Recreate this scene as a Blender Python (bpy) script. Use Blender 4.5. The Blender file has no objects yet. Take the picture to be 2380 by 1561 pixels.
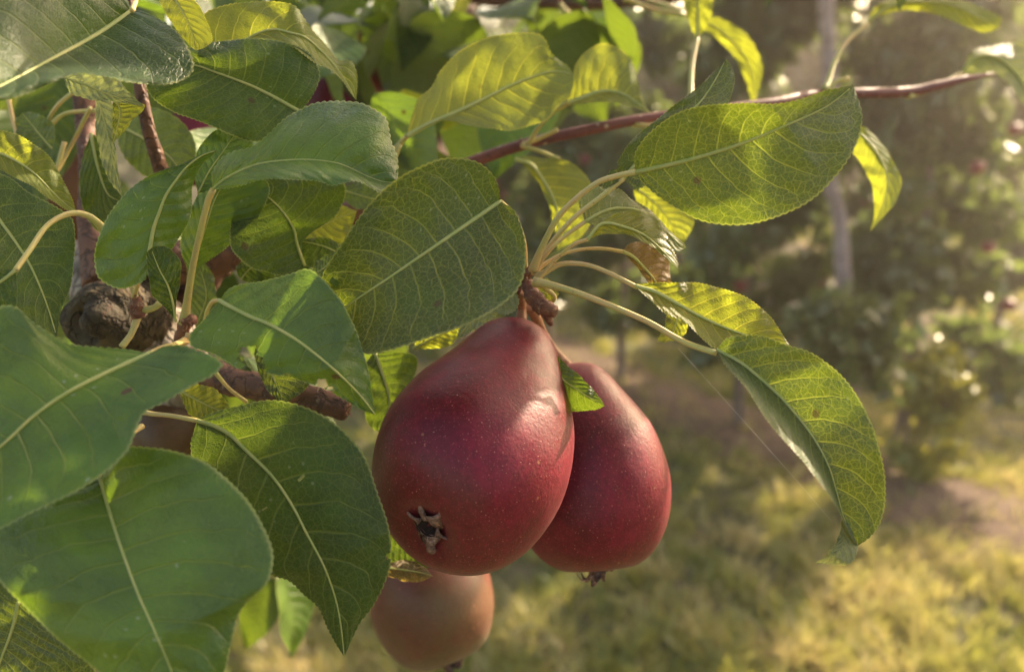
import bpy, math, random
import numpy as np
from mathutils import Vector, Matrix

scene = bpy.context.scene
R = math.radians

# ------------------------------------------------------------------ camera, sky, sun, exposure
CAM_Z, PITCH = 1.6, 14.4
cam_data = bpy.data.cameras.new('camera')
cam_data.sensor_width = 36.0
cam_data.lens = 36.0 * 1859.0 / 2380.0
cam_data.clip_start = 0.02
cam_data.clip_end = 2000
cam_data.dof.use_dof = True
cam_data.dof.focus_distance = 0.262
cam_data.dof.aperture_fstop = 7.6
cam = bpy.data.objects.new('camera', cam_data)
scene.collection.objects.link(cam)
cam.location = (0, 0, CAM_Z)
cam.rotation_euler = (R(90 - PITCH), 0, 0)
scene.camera = cam

SUN_EL, SUN_AZ = 31.0, 47.0
world = bpy.data.worlds.new('World'); scene.world = world; world.use_nodes = True
wn = world.node_tree
sky = wn.nodes.new('ShaderNodeTexSky'); sky.sky_type = 'NISHITA'; sky.sun_disc = False
sky.sun_elevation = R(SUN_EL); sky.sun_rotation = R(SUN_AZ); sky.dust_density = 2.0
sky.dust_density = 4.0; sky.ozone_density = 0.6
tint = wn.nodes.new('ShaderNodeMix'); tint.data_type = 'RGBA'; tint.blend_type = 'MULTIPLY'; tint.inputs[0].default_value = 1.0
tint.inputs[7].default_value = (1.0, 0.91, 0.73, 1)          # warm dusty evening sky
wn.links.new(sky.outputs[0], tint.inputs[6]); wn.links.new(tint.outputs[2], wn.nodes['Background'].inputs[0])
wn.nodes['Background'].inputs[1].default_value = 0.11
sun_data = bpy.data.lights.new('sun', 'SUN'); sun_data.energy = 4.6; sun_data.angle = R(0.5)
sun_data.color = (1.0, 0.80, 0.56)
sun = bpy.data.objects.new('sun', sun_data); scene.collection.objects.link(sun)
sd = Vector((math.sin(R(SUN_AZ)) * math.cos(R(SUN_EL)), math.cos(R(SUN_AZ)) * math.cos(R(SUN_EL)), math.sin(R(SUN_EL))))
sun.rotation_euler = sd.to_track_quat('Z', 'Y').to_euler()
sun.location = (4, 3, 4)
scene.view_settings.view_transform = 'Standard'
scene.view_settings.look = 'None'
scene.view_settings.gamma = 1
scene.view_settings.exposure = 2.1
scene.cycles.max_bounces = 8
scene.cycles.transmission_bounces = 6
scene.cycles.sample_clamp_indirect = 6

CR = Matrix.Rotation(R(90 - PITCH), 3, 'X')
CRn = np.array(CR)

def at(x, y, d):
    """a point of the place seen at picture position x, y and d metres in front of the lens"""
    return CR @ Vector(((x - 1190) / 1859 * d, -(y - 780.5) / 1859 * d, -d)) + Vector((0, 0, CAM_Z))

def at_np(P, D):
    v = np.stack([(P[..., 0] - 1190) / 1859 * D, -(P[..., 1] - 780.5) / 1859 * D, -D], -1)
    return v @ CRn.T + np.array([0, 0, CAM_Z])

def on_ground(x, y, z=0.0):
    v = CR @ Vector(((x - 1190) / 1859, -(y - 780.5) / 1859, -1))
    return Vector((0, 0, CAM_Z)) + v * ((z - CAM_Z) / v.z)

# ------------------------------------------------------------------ helpers
col = scene.collection

def mesh_obj(name, verts, faces, mat, parent=None, smooth=True, loc=None):
    me = bpy.data.meshes.new(name)
    verts = np.asarray(verts, float)
    if loc is not None:
        verts = verts - np.array(loc)
    me.from_pydata(verts.tolist(), [], [list(f) for f in faces])
    if smooth:
        me.shade_smooth()
    if mat: me.materials.append(mat)
    o = bpy.data.objects.new(name, me); col.objects.link(o)
    if loc is not None: o.location = loc
    if parent: set_parent(o, parent)
    return o

def set_parent(o, p):
    o.parent = p
    pm = Matrix.Translation(p.location)
    q = p.parent
    while q:
        pm = Matrix.Translation(q.location) @ pm
        q = q.parent
    o.matrix_parent_inverse = Matrix.Identity(4)
    o.location = Vector(o.location) - pm.translation

def fast_mesh(name, verts, quads, mat, parent=None, attr=None):
    """many quads at once from numpy arrays"""
    me = bpy.data.meshes.new(name)
    n, k = len(verts), quads.shape[1]
    me.vertices.add(n); me.vertices.foreach_set('co', verts.astype(np.float32).ravel())
    me.loops.add(quads.size); me.loops.foreach_set('vertex_index', quads.astype(np.int32).ravel())
    me.polygons.add(len(quads))
    me.polygons.foreach_set('loop_start', np.arange(0, quads.size, k, dtype=np.int32))
    me.update(calc_edges=True)
    me.validate()
    if attr is not None:
        a = me.attributes.new('tint', 'FLOAT', 'POINT'); a.data.foreach_set('value', attr.astype(np.float32))
    me.materials.append(mat)
    o = bpy.data.objects.new(name, me); col.objects.link(o)
    if parent: set_parent(o, parent)
    return o

def thing(name, label, cat, loc=(0, 0, 0), group=None):
    o = bpy.data.objects.new(name, None); col.objects.link(o); o.location = loc
    o.empty_display_size = 0.05
    return tag(o, label, cat, group)

def tag(o, label, cat, group=None):
    o['label'] = label; o['category'] = cat
    if group: o['group'] = group
    return o

def spline(P, n, per=24):
    """Catmull-Rom through P (k, m) resampled to n points at even arc length (first two columns)"""
    P = np.asarray(P, float)
    if len(P) == 2:
        t = np.linspace(0, 1, n)[:, None]; return P[0] * (1 - t) + P[1] * t
    Q = np.vstack([2 * P[0] - P[1], P, 2 * P[-1] - P[-2]])
    out = []
    for i in range(1, len(Q) - 2):
        t = np.linspace(0, 1, per, endpoint=False)[:, None]
        a, b, c, d = Q[i - 1], Q[i], Q[i + 1], Q[i + 2]
        out.append(0.5 * (2 * b + (c - a) * t + (2 * a - 5 * b + 4 * c - d) * t ** 2 + (3 * b - a - 3 * c + d) * t ** 3))
    out = np.vstack(out + [P[-1:]])
    s = np.concatenate([[0], np.cumsum(np.linalg.norm(np.diff(out[:, :2], axis=0), axis=1))])
    q = np.linspace(0, s[-1], n)
    return np.stack([np.interp(q, s, out[:, k]) for k in range(out.shape[1])], 1)

def tube(name, pts, radii, mat, parent=None, sides=10, bark=0.0, seed=0, caps=True, n=None):
    """swept round stem through 3-D points with a radius at each"""
    P = np.array([list(p) for p in pts], float)
    n = n or max(6, len(P) * 7)
    if len(P) > 2:
        s0 = np.concatenate([[0], np.cumsum(np.linalg.norm(np.diff(P, axis=0), axis=1))])
        Q = np.vstack([2 * P[0] - P[1], P, 2 * P[-1] - P[-2]])
        o_, r_ = [], []
        for i in range(1, len(Q) - 2):
            t = np.linspace(0, 1, 16, endpoint=False)[:, None]
            a, b, c, d = Q[i - 1], Q[i], Q[i + 1], Q[i + 2]
            o_.append(0.5 * (2 * b + (c - a) * t + (2 * a - 5 * b + 4 * c - d) * t ** 2 + (3 * b - a - 3 * c + d) * t ** 3))
            r_.append(radii[i - 1] * (1 - t[:, 0]) + radii[i] * t[:, 0])
        o_ = np.vstack(o_ + [P[-1:]]); r_ = np.concatenate(r_ + [[radii[-1]]])
    else:
        t = np.linspace(0, 1, 16)[:, None]; o_ = P[0] * (1 - t) + P[1] * t; r_ = radii[0] * (1 - t[:, 0]) + radii[1] * t[:, 0]
    s = np.concatenate([[0], np.cumsum(np.linalg.norm(np.diff(o_, axis=0), axis=1))])
    q = np.linspace(0, s[-1], n)
    C = np.stack([np.interp(q, s, o_[:, k]) for k in range(3)], 1); rr = np.interp(q, s, r_)
    T = np.gradient(C, axis=0); T /= np.linalg.norm(T, axis=1)[:, None] + 1e-12
    ref = np.array([0.13, 0.2, 0.97]) if abs(T[0][2]) < 0.8 else np.array([1.0, 0.1, 0])
    U = []
    u = ref - T[0] * (ref @ T[0]); u /= np.linalg.norm(u)
    for i in range(n):
        u = u - T[i] * (u @ T[i]); u /= np.linalg.norm(u); U.append(u)
    U = np.array(U); V = np.cross(T, U)
    rng = np.random.default_rng(seed)
    ph = rng.random(8) * 6.28
    ang = np.linspace(0, 2 * np.pi, sides, endpoint=False)
    g = np.ones((n, sides))
    if bark:
        L = q / (s[-1] + 1e-9) * len(P)
        for k in range(1, 5):
            g += bark * 0.5 / k ** 0.5 * np.sin(k * ang[None] + ph[k] + L[:, None] * (2.1 * k)) * np.sin(L[:, None] * 3.1 * k + ph[k + 3])
        g += bark * 0.35 * (rng.random((n, sides)) - 0.5)
    X = C[:, None] + rr[:, None, None] * g[..., None] * (np.cos(ang)[None, :, None] * U[:, None] + np.sin(ang)[None, :, None] * V[:, None])
    verts = X.reshape(-1, 3)
    faces = [(i * sides + j, i * sides + (j + 1) % sides, (i + 1) * sides + (j + 1) % sides, (i + 1) * sides + j)
             for i in range(n - 1) for j in range(sides)]
    if caps:
        verts = np.vstack([verts, C[:1], C[-1:]])
        a, b = len(verts) - 2, len(verts) - 1
        faces += [(a, (j + 1) % sides, j) for j in range(sides)]
        faces += [(b, (n - 1) * sides + j, (n - 1) * sides + (j + 1) % sides) for j in range(sides)]
    return mesh_obj(name, verts, faces, mat, parent)

# ------------------------------------------------------------------ node helpers
class NT:
    def __init__(s, name):
        s.m = bpy.data.materials.new(name); s.m.use_nodes = True
        s.t = s.m.node_tree; s.t.nodes.clear()
        s.out = s.t.nodes.new('ShaderNodeOutputMaterial')
    def n(s, typ, **kw):
        nd = s.t.nodes.new(typ)
        for k, v in kw.items(): setattr(nd, k, v)
        return nd
    def put(s, sock, v):
        if isinstance(v, bpy.types.NodeSocket): s.t.links.new(v, sock)
        elif v is not None: sock.default_value = v
    def math(s, op, a, b=None, c=None, clamp=False):
        nd = s.n('ShaderNodeMath', operation=op); nd.use_clamp = clamp
        s.put(nd.inputs[0], a); s.put(nd.inputs[1], b); s.put(nd.inputs[2], c)
        return nd.outputs[0]
    def mix(s, f, a, b, blend='MIX'):
        nd = s.n('ShaderNodeMix', data_type='RGBA', blend_type=blend); nd.clamp_factor = True
        s.put(nd.inputs[0], f)
        s.put(nd.inputs[6], a if not isinstance(a, tuple) else (*a, 1)); s.put(nd.inputs[7], b if not isinstance(b, tuple) else (*b, 1))
        return nd.outputs[2]
    def ramp(s, v, lo, hi, a=0.0, b=1.0, smooth=True):
        nd = s.n('ShaderNodeMapRange'); nd.interpolation_type = 'SMOOTHSTEP' if smooth else 'LINEAR'
        s.put(nd.inputs[0], v); s.put(nd.inputs[1], lo); s.put(nd.inputs[2], hi); s.put(nd.inputs[3], a); s.put(nd.inputs[4], b)
        return nd.outputs[0]
    def noise(s, vec, scale, detail=3, rough=0.55, dim='3D', dist=0.0):
        nd = s.n('ShaderNodeTexNoise', noise_dimensions=dim)
        s.put(nd.inputs['Vector'], vec); s.put(nd.inputs['Scale'], scale); s.put(nd.inputs['Detail'], detail)
        s.put(nd.inputs['Roughness'], rough); s.put(nd.inputs['Distortion'], dist)
        return nd
    def bump(s, h, strength, dist):
        nd = s.n('ShaderNodeBump'); s.put(nd.inputs['Height'], h); s.put(nd.inputs['Strength'], strength); s.put(nd.inputs['Distance'], dist)
        return nd.outputs[0]
    def principled(s, **kw):
        nd = s.n('ShaderNodeBsdfPrincipled')
        for k, v in kw.items():
            k = k.replace('_', ' ')
            s.put(nd.inputs[k], (*v, 1) if isinstance(v, tuple) and len(v) == 3 and nd.inputs[k].type == 'RGBA' else v)
        return nd
    def surf(s, sh):
        s.t.links.new(sh, s.out.inputs['Surface']); return s.m

def leaf_material(name, upper, lower, trans, net=0.5, gloss=0.42, tmix=0.42, vein=0.6, spots=0.25, spec=0.5, tv=2.0):
    k = NT(name)
    geo = k.n('ShaderNodeNewGeometry'); back = geo.outputs['Backfacing']
    uv = k.n('ShaderNodeUVMap', uv_map='along'); sep = k.n('ShaderNodeSeparateXYZ'); k.put(sep.inputs[0], uv.outputs[0])
    sU, tU = sep.outputs[0], sep.outputs[1]
    met = k.n('ShaderNodeUVMap', uv_map='metric').outputs[0]
    oi = k.n('ShaderNodeObjectInfo')
    off = k.n('ShaderNodeVectorMath', operation='ADD'); k.put(off.inputs[0], met)
    rnd = k.math('MULTIPLY', oi.outputs['Random'], 7.0)
    cmb = k.n('ShaderNodeCombineXYZ'); k.put(cmb.inputs[0], rnd); k.put(cmb.inputs[1], rnd); k.put(off.inputs[1], cmb.outputs[0])
    P = off.outputs[0]
    warp = k.noise(P, 90, 2, 0.5, '2D')
    tc = k.math('SUBTRACT', tU, 0.5); tabs = k.math('MULTIPLY', k.math('ABSOLUTE', tc), 2.0)      # 0 midrib .. 1 margin
    side = k.math('GREATER_THAN', tc, 0.0)
    # side veins leave the midrib and arc towards the tip
    q = k.math('MULTIPLY', tabs, -0.13)
    q = k.math('ADD', q, k.math('MULTIPLY', k.math('MULTIPLY', tabs, tabs), -0.07))
    q = k.math('ADD', q, sU)
    q = k.math('ADD', q, k.math('MULTIPLY', k.math('SUBTRACT', warp.outputs[0], 0.5), k.math('MULTIPLY', tabs, 0.09)))
    q = k.math('MULTIPLY', q, 10.0)
    q = k.math('ADD', q, k.math('MULTIPLY', side, 0.43))
    fr = k.math('ABSOLUTE', k.math('SUBTRACT', k.math('FRACT', q), 0.5))                            # 0 at a vein
    w = k.ramp(tabs, 0.0, 0.95, 0.07, 0.025, False)
    sec = k.math('SUBTRACT', 1.0, k.ramp(fr, k.math('MULTIPLY', w, 0.35), w))
    sec = k.math('MULTIPLY', sec, k.ramp(tabs, 0.75, 0.98, 1.0, 0.0))
    # net of fine veins
    dv = k.n('ShaderNodeVectorMath', operation='MULTIPLY_ADD')
    k.put(dv.inputs[0], k.noise(P, 400, 2, 0.5, '2D').outputs['Color']); dv.inputs[1].default_value = (0.0012,) * 3; k.put(dv.inputs[2], P)
    def vor(scale, width):
        v = k.n('ShaderNodeTexVoronoi', voronoi_dimensions='2D', feature='DISTANCE_TO_EDGE')
        k.put(v.inputs['Vector'], dv.outputs[0]); v.inputs['Scale'].default_value = scale
        return k.math('SUBTRACT', 1.0, k.ramp(v.outputs[0], width * 0.3, width))
    t1, t2 = vor(430, 0.085), vor(1050, 0.12)
    net_m = k.math('MAXIMUM', k.math('MULTIPLY', t1, net * 0.5), k.math('MULTIPLY', t2, net * 0.28))
    vm = k.math('MAXIMUM', k.math('MULTIPLY', sec, vein), net_m)
    rim = k.ramp(tabs, 0.965, 0.995)
    rim = k.math('MULTIPLY', rim, k.ramp(sU, 0.0, 0.02))
    blot = k.noise(P, 45, 4, 0.6, '2D').outputs[0]
    fine = k.noise(P, 1500, 2, 0.6, '2D').outputs[0]
    val = k.math('ADD', k.ramp(blot, 0.3, 0.7, 0.75, 1.25), k.math('MULTIPLY', k.math('SUBTRACT', fine, 0.5), 0.5))
    upc = k.mix(k.ramp(blot, 0.35, 0.75), tuple(c * 0.85 for c in upper), (upper[0] * 1.35, upper[1] * 1.12, upper[2] * 0.9))
    big = k.noise(P, 16, 3, 0.55, '2D').outputs[0]
    upc = k.mix(k.ramp(big, 0.42, 0.75, 0.0, 0.6), upc, (upper[0] * 2.1, upper[1] * 1.35, upper[2] * 0.9))
    upc = k.mix(k.math('MULTIPLY', k.ramp(fr, 0.12, 0.0), k.ramp(tabs, 0.9, 0.2, 0.0, 0.45)), upc, (upper[0] * 2.0, upper[1] * 1.5, upper[2] * 1.2))
    base = k.mix(back, upc, lower)
    base = k.mix(1.0, base, k.n('ShaderNodeCombineColor').outputs[0], 'MULTIPLY') if False else base
    bc = k.n('ShaderNodeVectorMath', operation='SCALE'); k.put(bc.inputs[0], base); k.put(bc.inputs['Scale'], val)
    pale = (0.26, 0.30, 0.09)
    base = k.mix(k.math('MULTIPLY', vm, 0.55), bc.outputs[0], pale)
    # small pale specks and brown scab spots
    sp = k.n('ShaderNodeTexVoronoi', voronoi_dimensions='2D', feature='F1'); k.put(sp.inputs['Vector'], P); sp.inputs['Scale'].default_value = 190
    speck = k.math('MULTIPLY', k.math('LESS_THAN', sp.outputs['Distance'], 0.09), k.math('GREATER_THAN', blot, 0.64))
    base = k.mix(k.math('MULTIPLY', speck, spots * 1.6), base, (0.42, 0.44, 0.32))
    br = k.n('ShaderNodeTexVoronoi', voronoi_dimensions='2D', feature='F1'); k.put(br.inputs['Vector'], P); br.inputs['Scale'].default_value = 34
    brn = k.math('MULTIPLY', k.math('LESS_THAN', k.math('ADD', br.outputs['Distance'], k.math('MULTIPLY', fine, 0.03)), 0.055), k.math('GREATER_THAN', br.outputs['Color'], 0.70))
    brn = k.math('MULTIPLY', brn, spots * 2.5, clamp=True)
    base = k.mix(brn, base, (0.10, 0.035, 0.018))
    base = k.mix(k.math('MULTIPLY', rim, 0.7), base, (0.34, 0.33, 0.12))
    # light that comes through
    tcol = k.mix(k.math('MAXIMUM', vm, k.math('MULTIPLY', rim, 0.9)), trans, (min(.95, trans[0] * tv * 1.15 + .05), min(.9, trans[1] * tv + .04), trans[2] * 2 + 0.04))
    tcol = k.mix(k.math('MULTIPLY', k.ramp(blot, 0.3, 0.75), 0.4), tcol, tuple(c * 0.6 for c in trans))
    tcol = k.mix(brn, tcol, (0.05, 0.02, 0.01))
    h = k.math('ADD', k.math('MULTIPLY', sec, -1.0), k.math('ADD', k.math('MULTIPLY', net_m, -0.5), k.math('MULTIPLY', blot, 1.2)))
    h = k.math('ADD', h, k.math('MULTIPLY', fine, 0.35))
    h = k.math('ADD', h, k.math('MULTIPLY', k.math('MULTIPLY', k.ramp(fr, 0.0, 0.5), k.ramp(tabs, 0.0, 0.15)), 0.42))
    h = k.math('ADD', h, k.math('MULTIPLY', k.noise(P, 170, 3, 0.6, '2D').outputs[0], 0.9))
    nrm = k.bump(h, 0.8, 0.0009)
    rough = k.math('ADD', k.math('MULTIPLY', back, 0.25), k.ramp(blot, 0.3, 0.7, gloss - 0.05, gloss + 0.12))
    pr = k.principled(Base_Color=base, Roughness=rough, Normal=nrm)
    k.put(pr.inputs['Specular IOR Level'], k.math('SUBTRACT', spec, k.math('MULTIPLY', back, spec * 0.5)))
    pr.inputs['Sheen Weight'].default_value = 0.07; pr.inputs['Sheen Roughness'].default_value = 0.5; pr.inputs['Sheen Tint'].default_value = (0.8, 0.9, 1.0, 1)
    tr = k.n('ShaderNodeBsdfTranslucent'); k.put(tr.inputs[0], tcol); k.put(tr.inputs[1], nrm)
    mx = k.n('ShaderNodeMixShader'); mx.inputs[0].default_value = tmix
    k.t.links.new(pr.outputs[0], mx.inputs[1]); k.t.links.new(tr.outputs[0], mx.inputs[2])
    return k.surf(mx.outputs[0])

M_DARK = leaf_material('leaf_deep_green', (0.020, 0.060, 0.006), (0.15, 0.19, 0.10), (0.13, 0.20, 0.008), net=0.6, gloss=0.36)
M_MESH = leaf_material('leaf_netted', (0.020, 0.056, 0.006), (0.16, 0.20, 0.10), (0.12, 0.17, 0.006), net=1.0, gloss=0.36, tmix=0.37, vein=0.8, tv=2.6, spec=0.85)
M_GLOSS = leaf_material('leaf_glossy', (0.056, 0.130, 0.009), (0.15, 0.20, 0.10), (0.16, 0.27, 0.012), net=0.2, gloss=0.31, vein=0.5, spots=0.35, tmix=0.36, spec=0.7)
M_YOUNG = leaf_material('leaf_young', (0.10, 0.15, 0.025), (0.22, 0.25, 0.10), (0.34, 0.39, 0.02), net=0.35, gloss=0.42, tmix=0.58, vein=0.9, spots=0.1)
M_PALE = leaf_material('leaf_pale', (0.11, 0.16, 0.07), (0.23, 0.27, 0.17), (0.34, 0.40, 0.10), net=0.5, gloss=0.5, spots=0.1)
M_BROWN = leaf_material('leaf_brown', (0.12, 0.085, 0.035), (0.28, 0.19, 0.11), (0.28, 0.20, 0.03), net=0.5, gloss=0.5)  # brown in place of green on both faces

def stalk_material():
    k = NT('petiole'); tc = k.n('ShaderNodeTexCoord').outputs['Object']
    nz = k.noise(tc, 60, 3).outputs[0]; n2 = k.noise(tc, 1200, 2).outputs[0]
    c = k.mix(k.ramp(nz, 0.35, 0.7), (0.42, 0.40, 0.13), (0.50, 0.36, 0.16))
    c = k.mix(k.ramp(n2, 0.62, 0.75), c, (0.30, 0.15, 0.09))
    p = k.principled(Base_Color=c, Roughness=0.5, Normal=k.bump(n2, 0.3, 0.0003))
    k.put(p.inputs['Subsurface Weight'], 0.35); p.inputs['Subsurface Radius'].default_value = (0.003, 0.002, 0.0008); k.put(p.inputs['Subsurface Scale'], 0.6)
    return k.surf(p.outputs[0])
M_STALK = stalk_material()

def rib_material():
    k = NT('midrib'); tc = k.n('ShaderNodeTexCoord').outputs['Object']
    nz = k.noise(tc, 200, 2).outputs[0]
    c = k.mix(k.ramp(nz, 0.3, 0.7), (0.40, 0.46, 0.15), (0.52, 0.52, 0.20))
    p = k.principled(Base_Color=c, Roughness=0.5)
    tr = k.n('ShaderNodeBsdfTranslucent'); tr.inputs[0].default_value = (0.6, 0.52, 0.12, 1)
    mx = k.n('ShaderNodeMixShader'); mx.inputs[0].default_value = 0.3
    k.t.links.new(p.outputs[0], mx.inputs[1]); k.t.links.new(tr.outputs[0], mx.inputs[2])
    return k.surf(mx.outputs[0])
M_RIB = rib_material()

def bark_material(name, c1, c2, c3, sc=1.0, rough=0.75, bumpd=0.0015, lent=0.0):
    k = NT(name); tc = k.n('ShaderNodeTexCoord').outputs['Object']
    a = k.noise(tc, 70 * sc, 6, 0.65, dist=0.6).outputs[0]; b = k.noise(tc, 420 * sc, 4, 0.6).outputs[0]
    c = k.mix(k.ramp(a, 0.35, 0.62), c1, c2)
    c = k.mix(k.ramp(b, 0.52, 0.72), c, c3)
    v = k.n('ShaderNodeTexVoronoi', feature='F1'); k.put(v.inputs['Vector'], tc); v.inputs['Scale'].default_value = 240 * sc
    if lent:
        c = k.mix(k.math('MULTIPLY', k.math('LESS_THAN', v.outputs['Distance'], 0.16), lent), c, (0.45, 0.36, 0.28))
    cv = k.n('ShaderNodeTexVoronoi', feature='DISTANCE_TO_EDGE'); cv.inputs['Scale'].default_value = 150 * sc
    wv = k.n('ShaderNodeVectorMath', operation='MULTIPLY_ADD'); k.put(wv.inputs[0], k.noise(tc, 160 * sc, 3).outputs['Color']); wv.inputs[1].default_value = (0.012 / sc,) * 3; k.put(wv.inputs[2], tc); k.put(cv.inputs['Vector'], wv.outputs[0])
    crack = k.ramp(cv.outputs[0], 0.12, 0.0)
    if rough > 0.65: c = k.mix(k.math('MULTIPLY', crack, 0.45), c, (0.02, 0.012, 0.008))
    h = k.math('ADD', a, k.math('MULTIPLY', b, 0.5))
    if rough > 0.65: h = k.math('SUBTRACT', h, k.math('MULTIPLY', crack, 0.6))
    p = k.principled(Base_Color=c, Roughness=rough, Normal=k.bump(h, 0.8, bumpd))
    return k.surf(p.outputs[0])
M_SHOOT = bark_material('shoot_bark', (0.10, 0.020, 0.022), (0.16, 0.045, 0.04), (0.07, 0.02, 0.02), 0.6, 0.5, 0.0005, 0.6)
M_BOUGH = bark_material('bough_bark', (0.10, 0.045, 0.028), (0.17, 0.075, 0.045), (0.07, 0.03, 0.02), 0.7, 0.7, 0.0012, 0.3)
M_TRUNK = bark_material('trunk_bark', (0.10, 0.075, 0.045), (0.34, 0.29, 0.24), (0.13, 0.085, 0.06), 0.55, 0.85, 0.003)
M_KNOT = bark_material('knot_bark', (0.045, 0.035, 0.02), (0.09, 0.065, 0.03), (0.06, 0.03, 0.02), 0.7, 0.85, 0.003)
M_SPUR = bark_material('spur_bark', (0.10, 0.03, 0.022), (0.21, 0.09, 0.055), (0.30, 0.16, 0.10), 1.6, 0.65, 0.0008, 0.3)
M_SCALE = bark_material('bud_scale', (0.30, 0.20, 0.12), (0.20, 0.10, 0.06), (0.45, 0.34, 0.24), 2.0, 0.7, 0.0003)
M_FARBARK = bark_material('orchard_bark', (0.16, 0.12, 0.10), (0.24, 0.19, 0.16), (0.10, 0.07, 0.06), 0.12, 0.9, 0.004)
M_WHITEBARK = bark_material('pale_bark', (0.24, 0.19, 0.20), (0.32, 0.27, 0.28), (0.15, 0.12, 0.12), 0.1, 0.9, 0.003)

# ------------------------------------------------------------------ the pear tree and its leaves
tree = thing('pear_tree', 'pear tree reaching into the picture from the left with glossy serrated leaves', 'tree', tuple(on_ground(150, 1900)))

def leaf(M, A, B, d, mat=M_DARK, up=1, da=0.0, db=0.0, curl=0.0, stalk=None, stalk_d=None, rib=4.0, sr=5.0, teeth=46, tooth=2.0,
         bites=(), label=None, N=280, K=8, wave=0.0012, seed=0, parent=None, ribbed=True, name='leaf'):
    """one leaf lofted between its midrib M and its two margins A and B.
    M, A, B run from base to tip; d = depth in metres along the midrib; da, db = how much farther the margins lie"""
    rng = np.random.default_rng(seed + int(abs(M[0][0]) * 7 + abs(M[-1][1]) * 3))
    u = np.linspace(0, 1, N)
    Mc, Ac, Bc = spline(M, N), spline(A, N), spline(B, N)
    d = np.atleast_1d(np.asarray(d, float)); dm = np.interp(u, np.linspace(0, 1, len(d)), d)
    prof = np.sin(np.pi * np.clip(u, 0, 1)) ** 0.6
    def off(v):
        v = np.atleast_1d(np.asarray(v, float)); return np.interp(u, np.linspace(0, 1, len(v)), v) * prof
    oa, ob = off(da), off(db)
    rows = []
    ts = np.concatenate([-np.linspace(1, 0, K + 1)[:-1] ** 0.9, [0], np.linspace(0, 1, K + 1)[1:] ** 0.9])
    Larc = np.sum(np.linalg.norm(np.diff(Mc, axis=0), axis=1))
    ph1, ph2 = rng.random(2) * 6.28
    def margin(E, sgn):
        E = E.copy(); T = np.gradient(E, axis=0); T /= np.linalg.norm(T, axis=1)[:, None] + 1e-9
        Nn = np.stack([-T[:, 1], T[:, 0]], 1)
        c = np.sign(np.sum(Nn * (E - Mc), 1)); c[c == 0] = 1; Nn *= c[:, None]
        saw = (u * teeth) % 1.0
        amp = 1.7 * tooth * (np.abs(np.sin(np.pi * saw)) ** 0.6 * (0.5 + saw * .6) - 0.5) * np.clip(np.minimum(u, 1 - u) * 14, 0, 1) * (0.7 + 0.6 * rng.random(N))
        wob = 1.8 * np.sin(u * 17 + ph1 * sgn) * np.sin(u * 7 + ph2)
        return E + Nn * (amp + wob * prof)[:, None]
    Ae, Be = margin(Ac, 1), margin(Bc, -1)
    # smooth inner margin so that the teeth stay at the edge
    G = np.zeros((N, len(ts), 2)); D = np.zeros((N, len(ts)))
    for j, t in enumerate(ts):
        a = abs(t); E, E0, o = (Ae, Ac, oa) if t < 0 else (Be, Bc, ob)
        Ee = E if a > 0.999 else E0
        G[:, j] = Mc + (Ee - Mc) * a
        bulge = -curl * np.sin(np.pi * a * 0.9) * prof
        D[:, j] = dm + o * a ** 1.25 + bulge + wave * a * a * prof * np.sin(u * 15 + (ph1 if t < 0 else ph2)) \
            + wave * 0.45 * a * prof * np.sin(u * 37 + a * 4 + ph2)
    X = at_np(G, D)
    ncol = len(ts)
    # metric coordinates
    w = np.linalg.norm(np.diff(X, axis=1), axis=2); acc = np.concatenate([np.zeros((N, 1)), np.cumsum(w, 1)], 1); acc -= acc[:, K:K + 1]
    lm = np.concatenate([[0], np.cumsum(np.linalg.norm(np.diff(X[:, K], axis=0), axis=1))])
    idx = np.arange(N * ncol).reshape(N, ncol)
    F = np.stack([idx[:-1, :-1], idx[:-1, 1:], idx[1:, 1:], idx[1:, :-1]], -1).reshape(-1, 4)
    gx = G.reshape(-1, 2)
    if bites:
        cen = gx[F].mean(1); keep = np.ones(len(F), bool)
        for (bx, by, br) in bites:
            keep &= np.hypot(cen[:, 0] - bx, cen[:, 1] - by) > br * (1 + 0.12 * np.sin(np.arctan2(cen[:, 1] - by, cen[:, 0] - bx) * 5))
        F = F[keep]
    V = X.reshape(-1, 3)
    # the face that shows is the upper one if up, else the lower
    e1 = V[F[:, 2]] - V[F[:, 0]]; e2 = V[F[:, 3]] - V[F[:, 1]]; nr = np.cross(e1, e2)
    view = np.array([0, 0, CAM_Z]) - V[F[:, 0]]
    facing = np.sum(np.sum(nr * view, 1)) > 0
    if facing != bool(up): F = F[:, ::-1]
    loc = Vector(V[idx[0, K]])
    me = bpy.data.meshes.new(name)
    me.from_pydata((V - np.array(loc)).tolist(), [], F.tolist()); me.shade_smooth()
    UV = np.zeros((N, ncol, 2)); UV[..., 0] = u[:, None]; UV[..., 1] = (np.array(ts) * 0.5 + 0.5)[None]
    MT = np.stack([np.repeat(lm[:, None], ncol, 1), acc], -1)
    li = np.zeros(len(me.loops), np.int32); me.loops.foreach_get('vertex_index', li)
    for nm, arr in (('along', UV), ('metric', MT)):
        l = me.uv_layers.new(name=nm); l.data.foreach_set('uv', arr.reshape(-1, 2)[li].astype(np.float32).ravel())
    me.materials.append(mat)
    o = bpy.data.objects.new(name, me); col.objects.link(o); o.location = loc
    set_parent(o, parent or tree)
    if label: o['label'] = label
    if ribbed and rib:
        pts = X[::8, K]; r = np.interp(np.linspace(0, 1, len(pts)), [0, 0.3, 1], [rib * 1.15, rib * 0.85, rib * 0.25]) * dm[::8] / 1859
        shift = (np.array([0, 0, CAM_Z]) - pts); shift /= np.linalg.norm(shift, axis=1)[:, None]
        tube('midrib', pts + shift * r[:, None] * 0.25, r, M_RIB, o, sides=7, n=len(pts) * 2)
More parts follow.
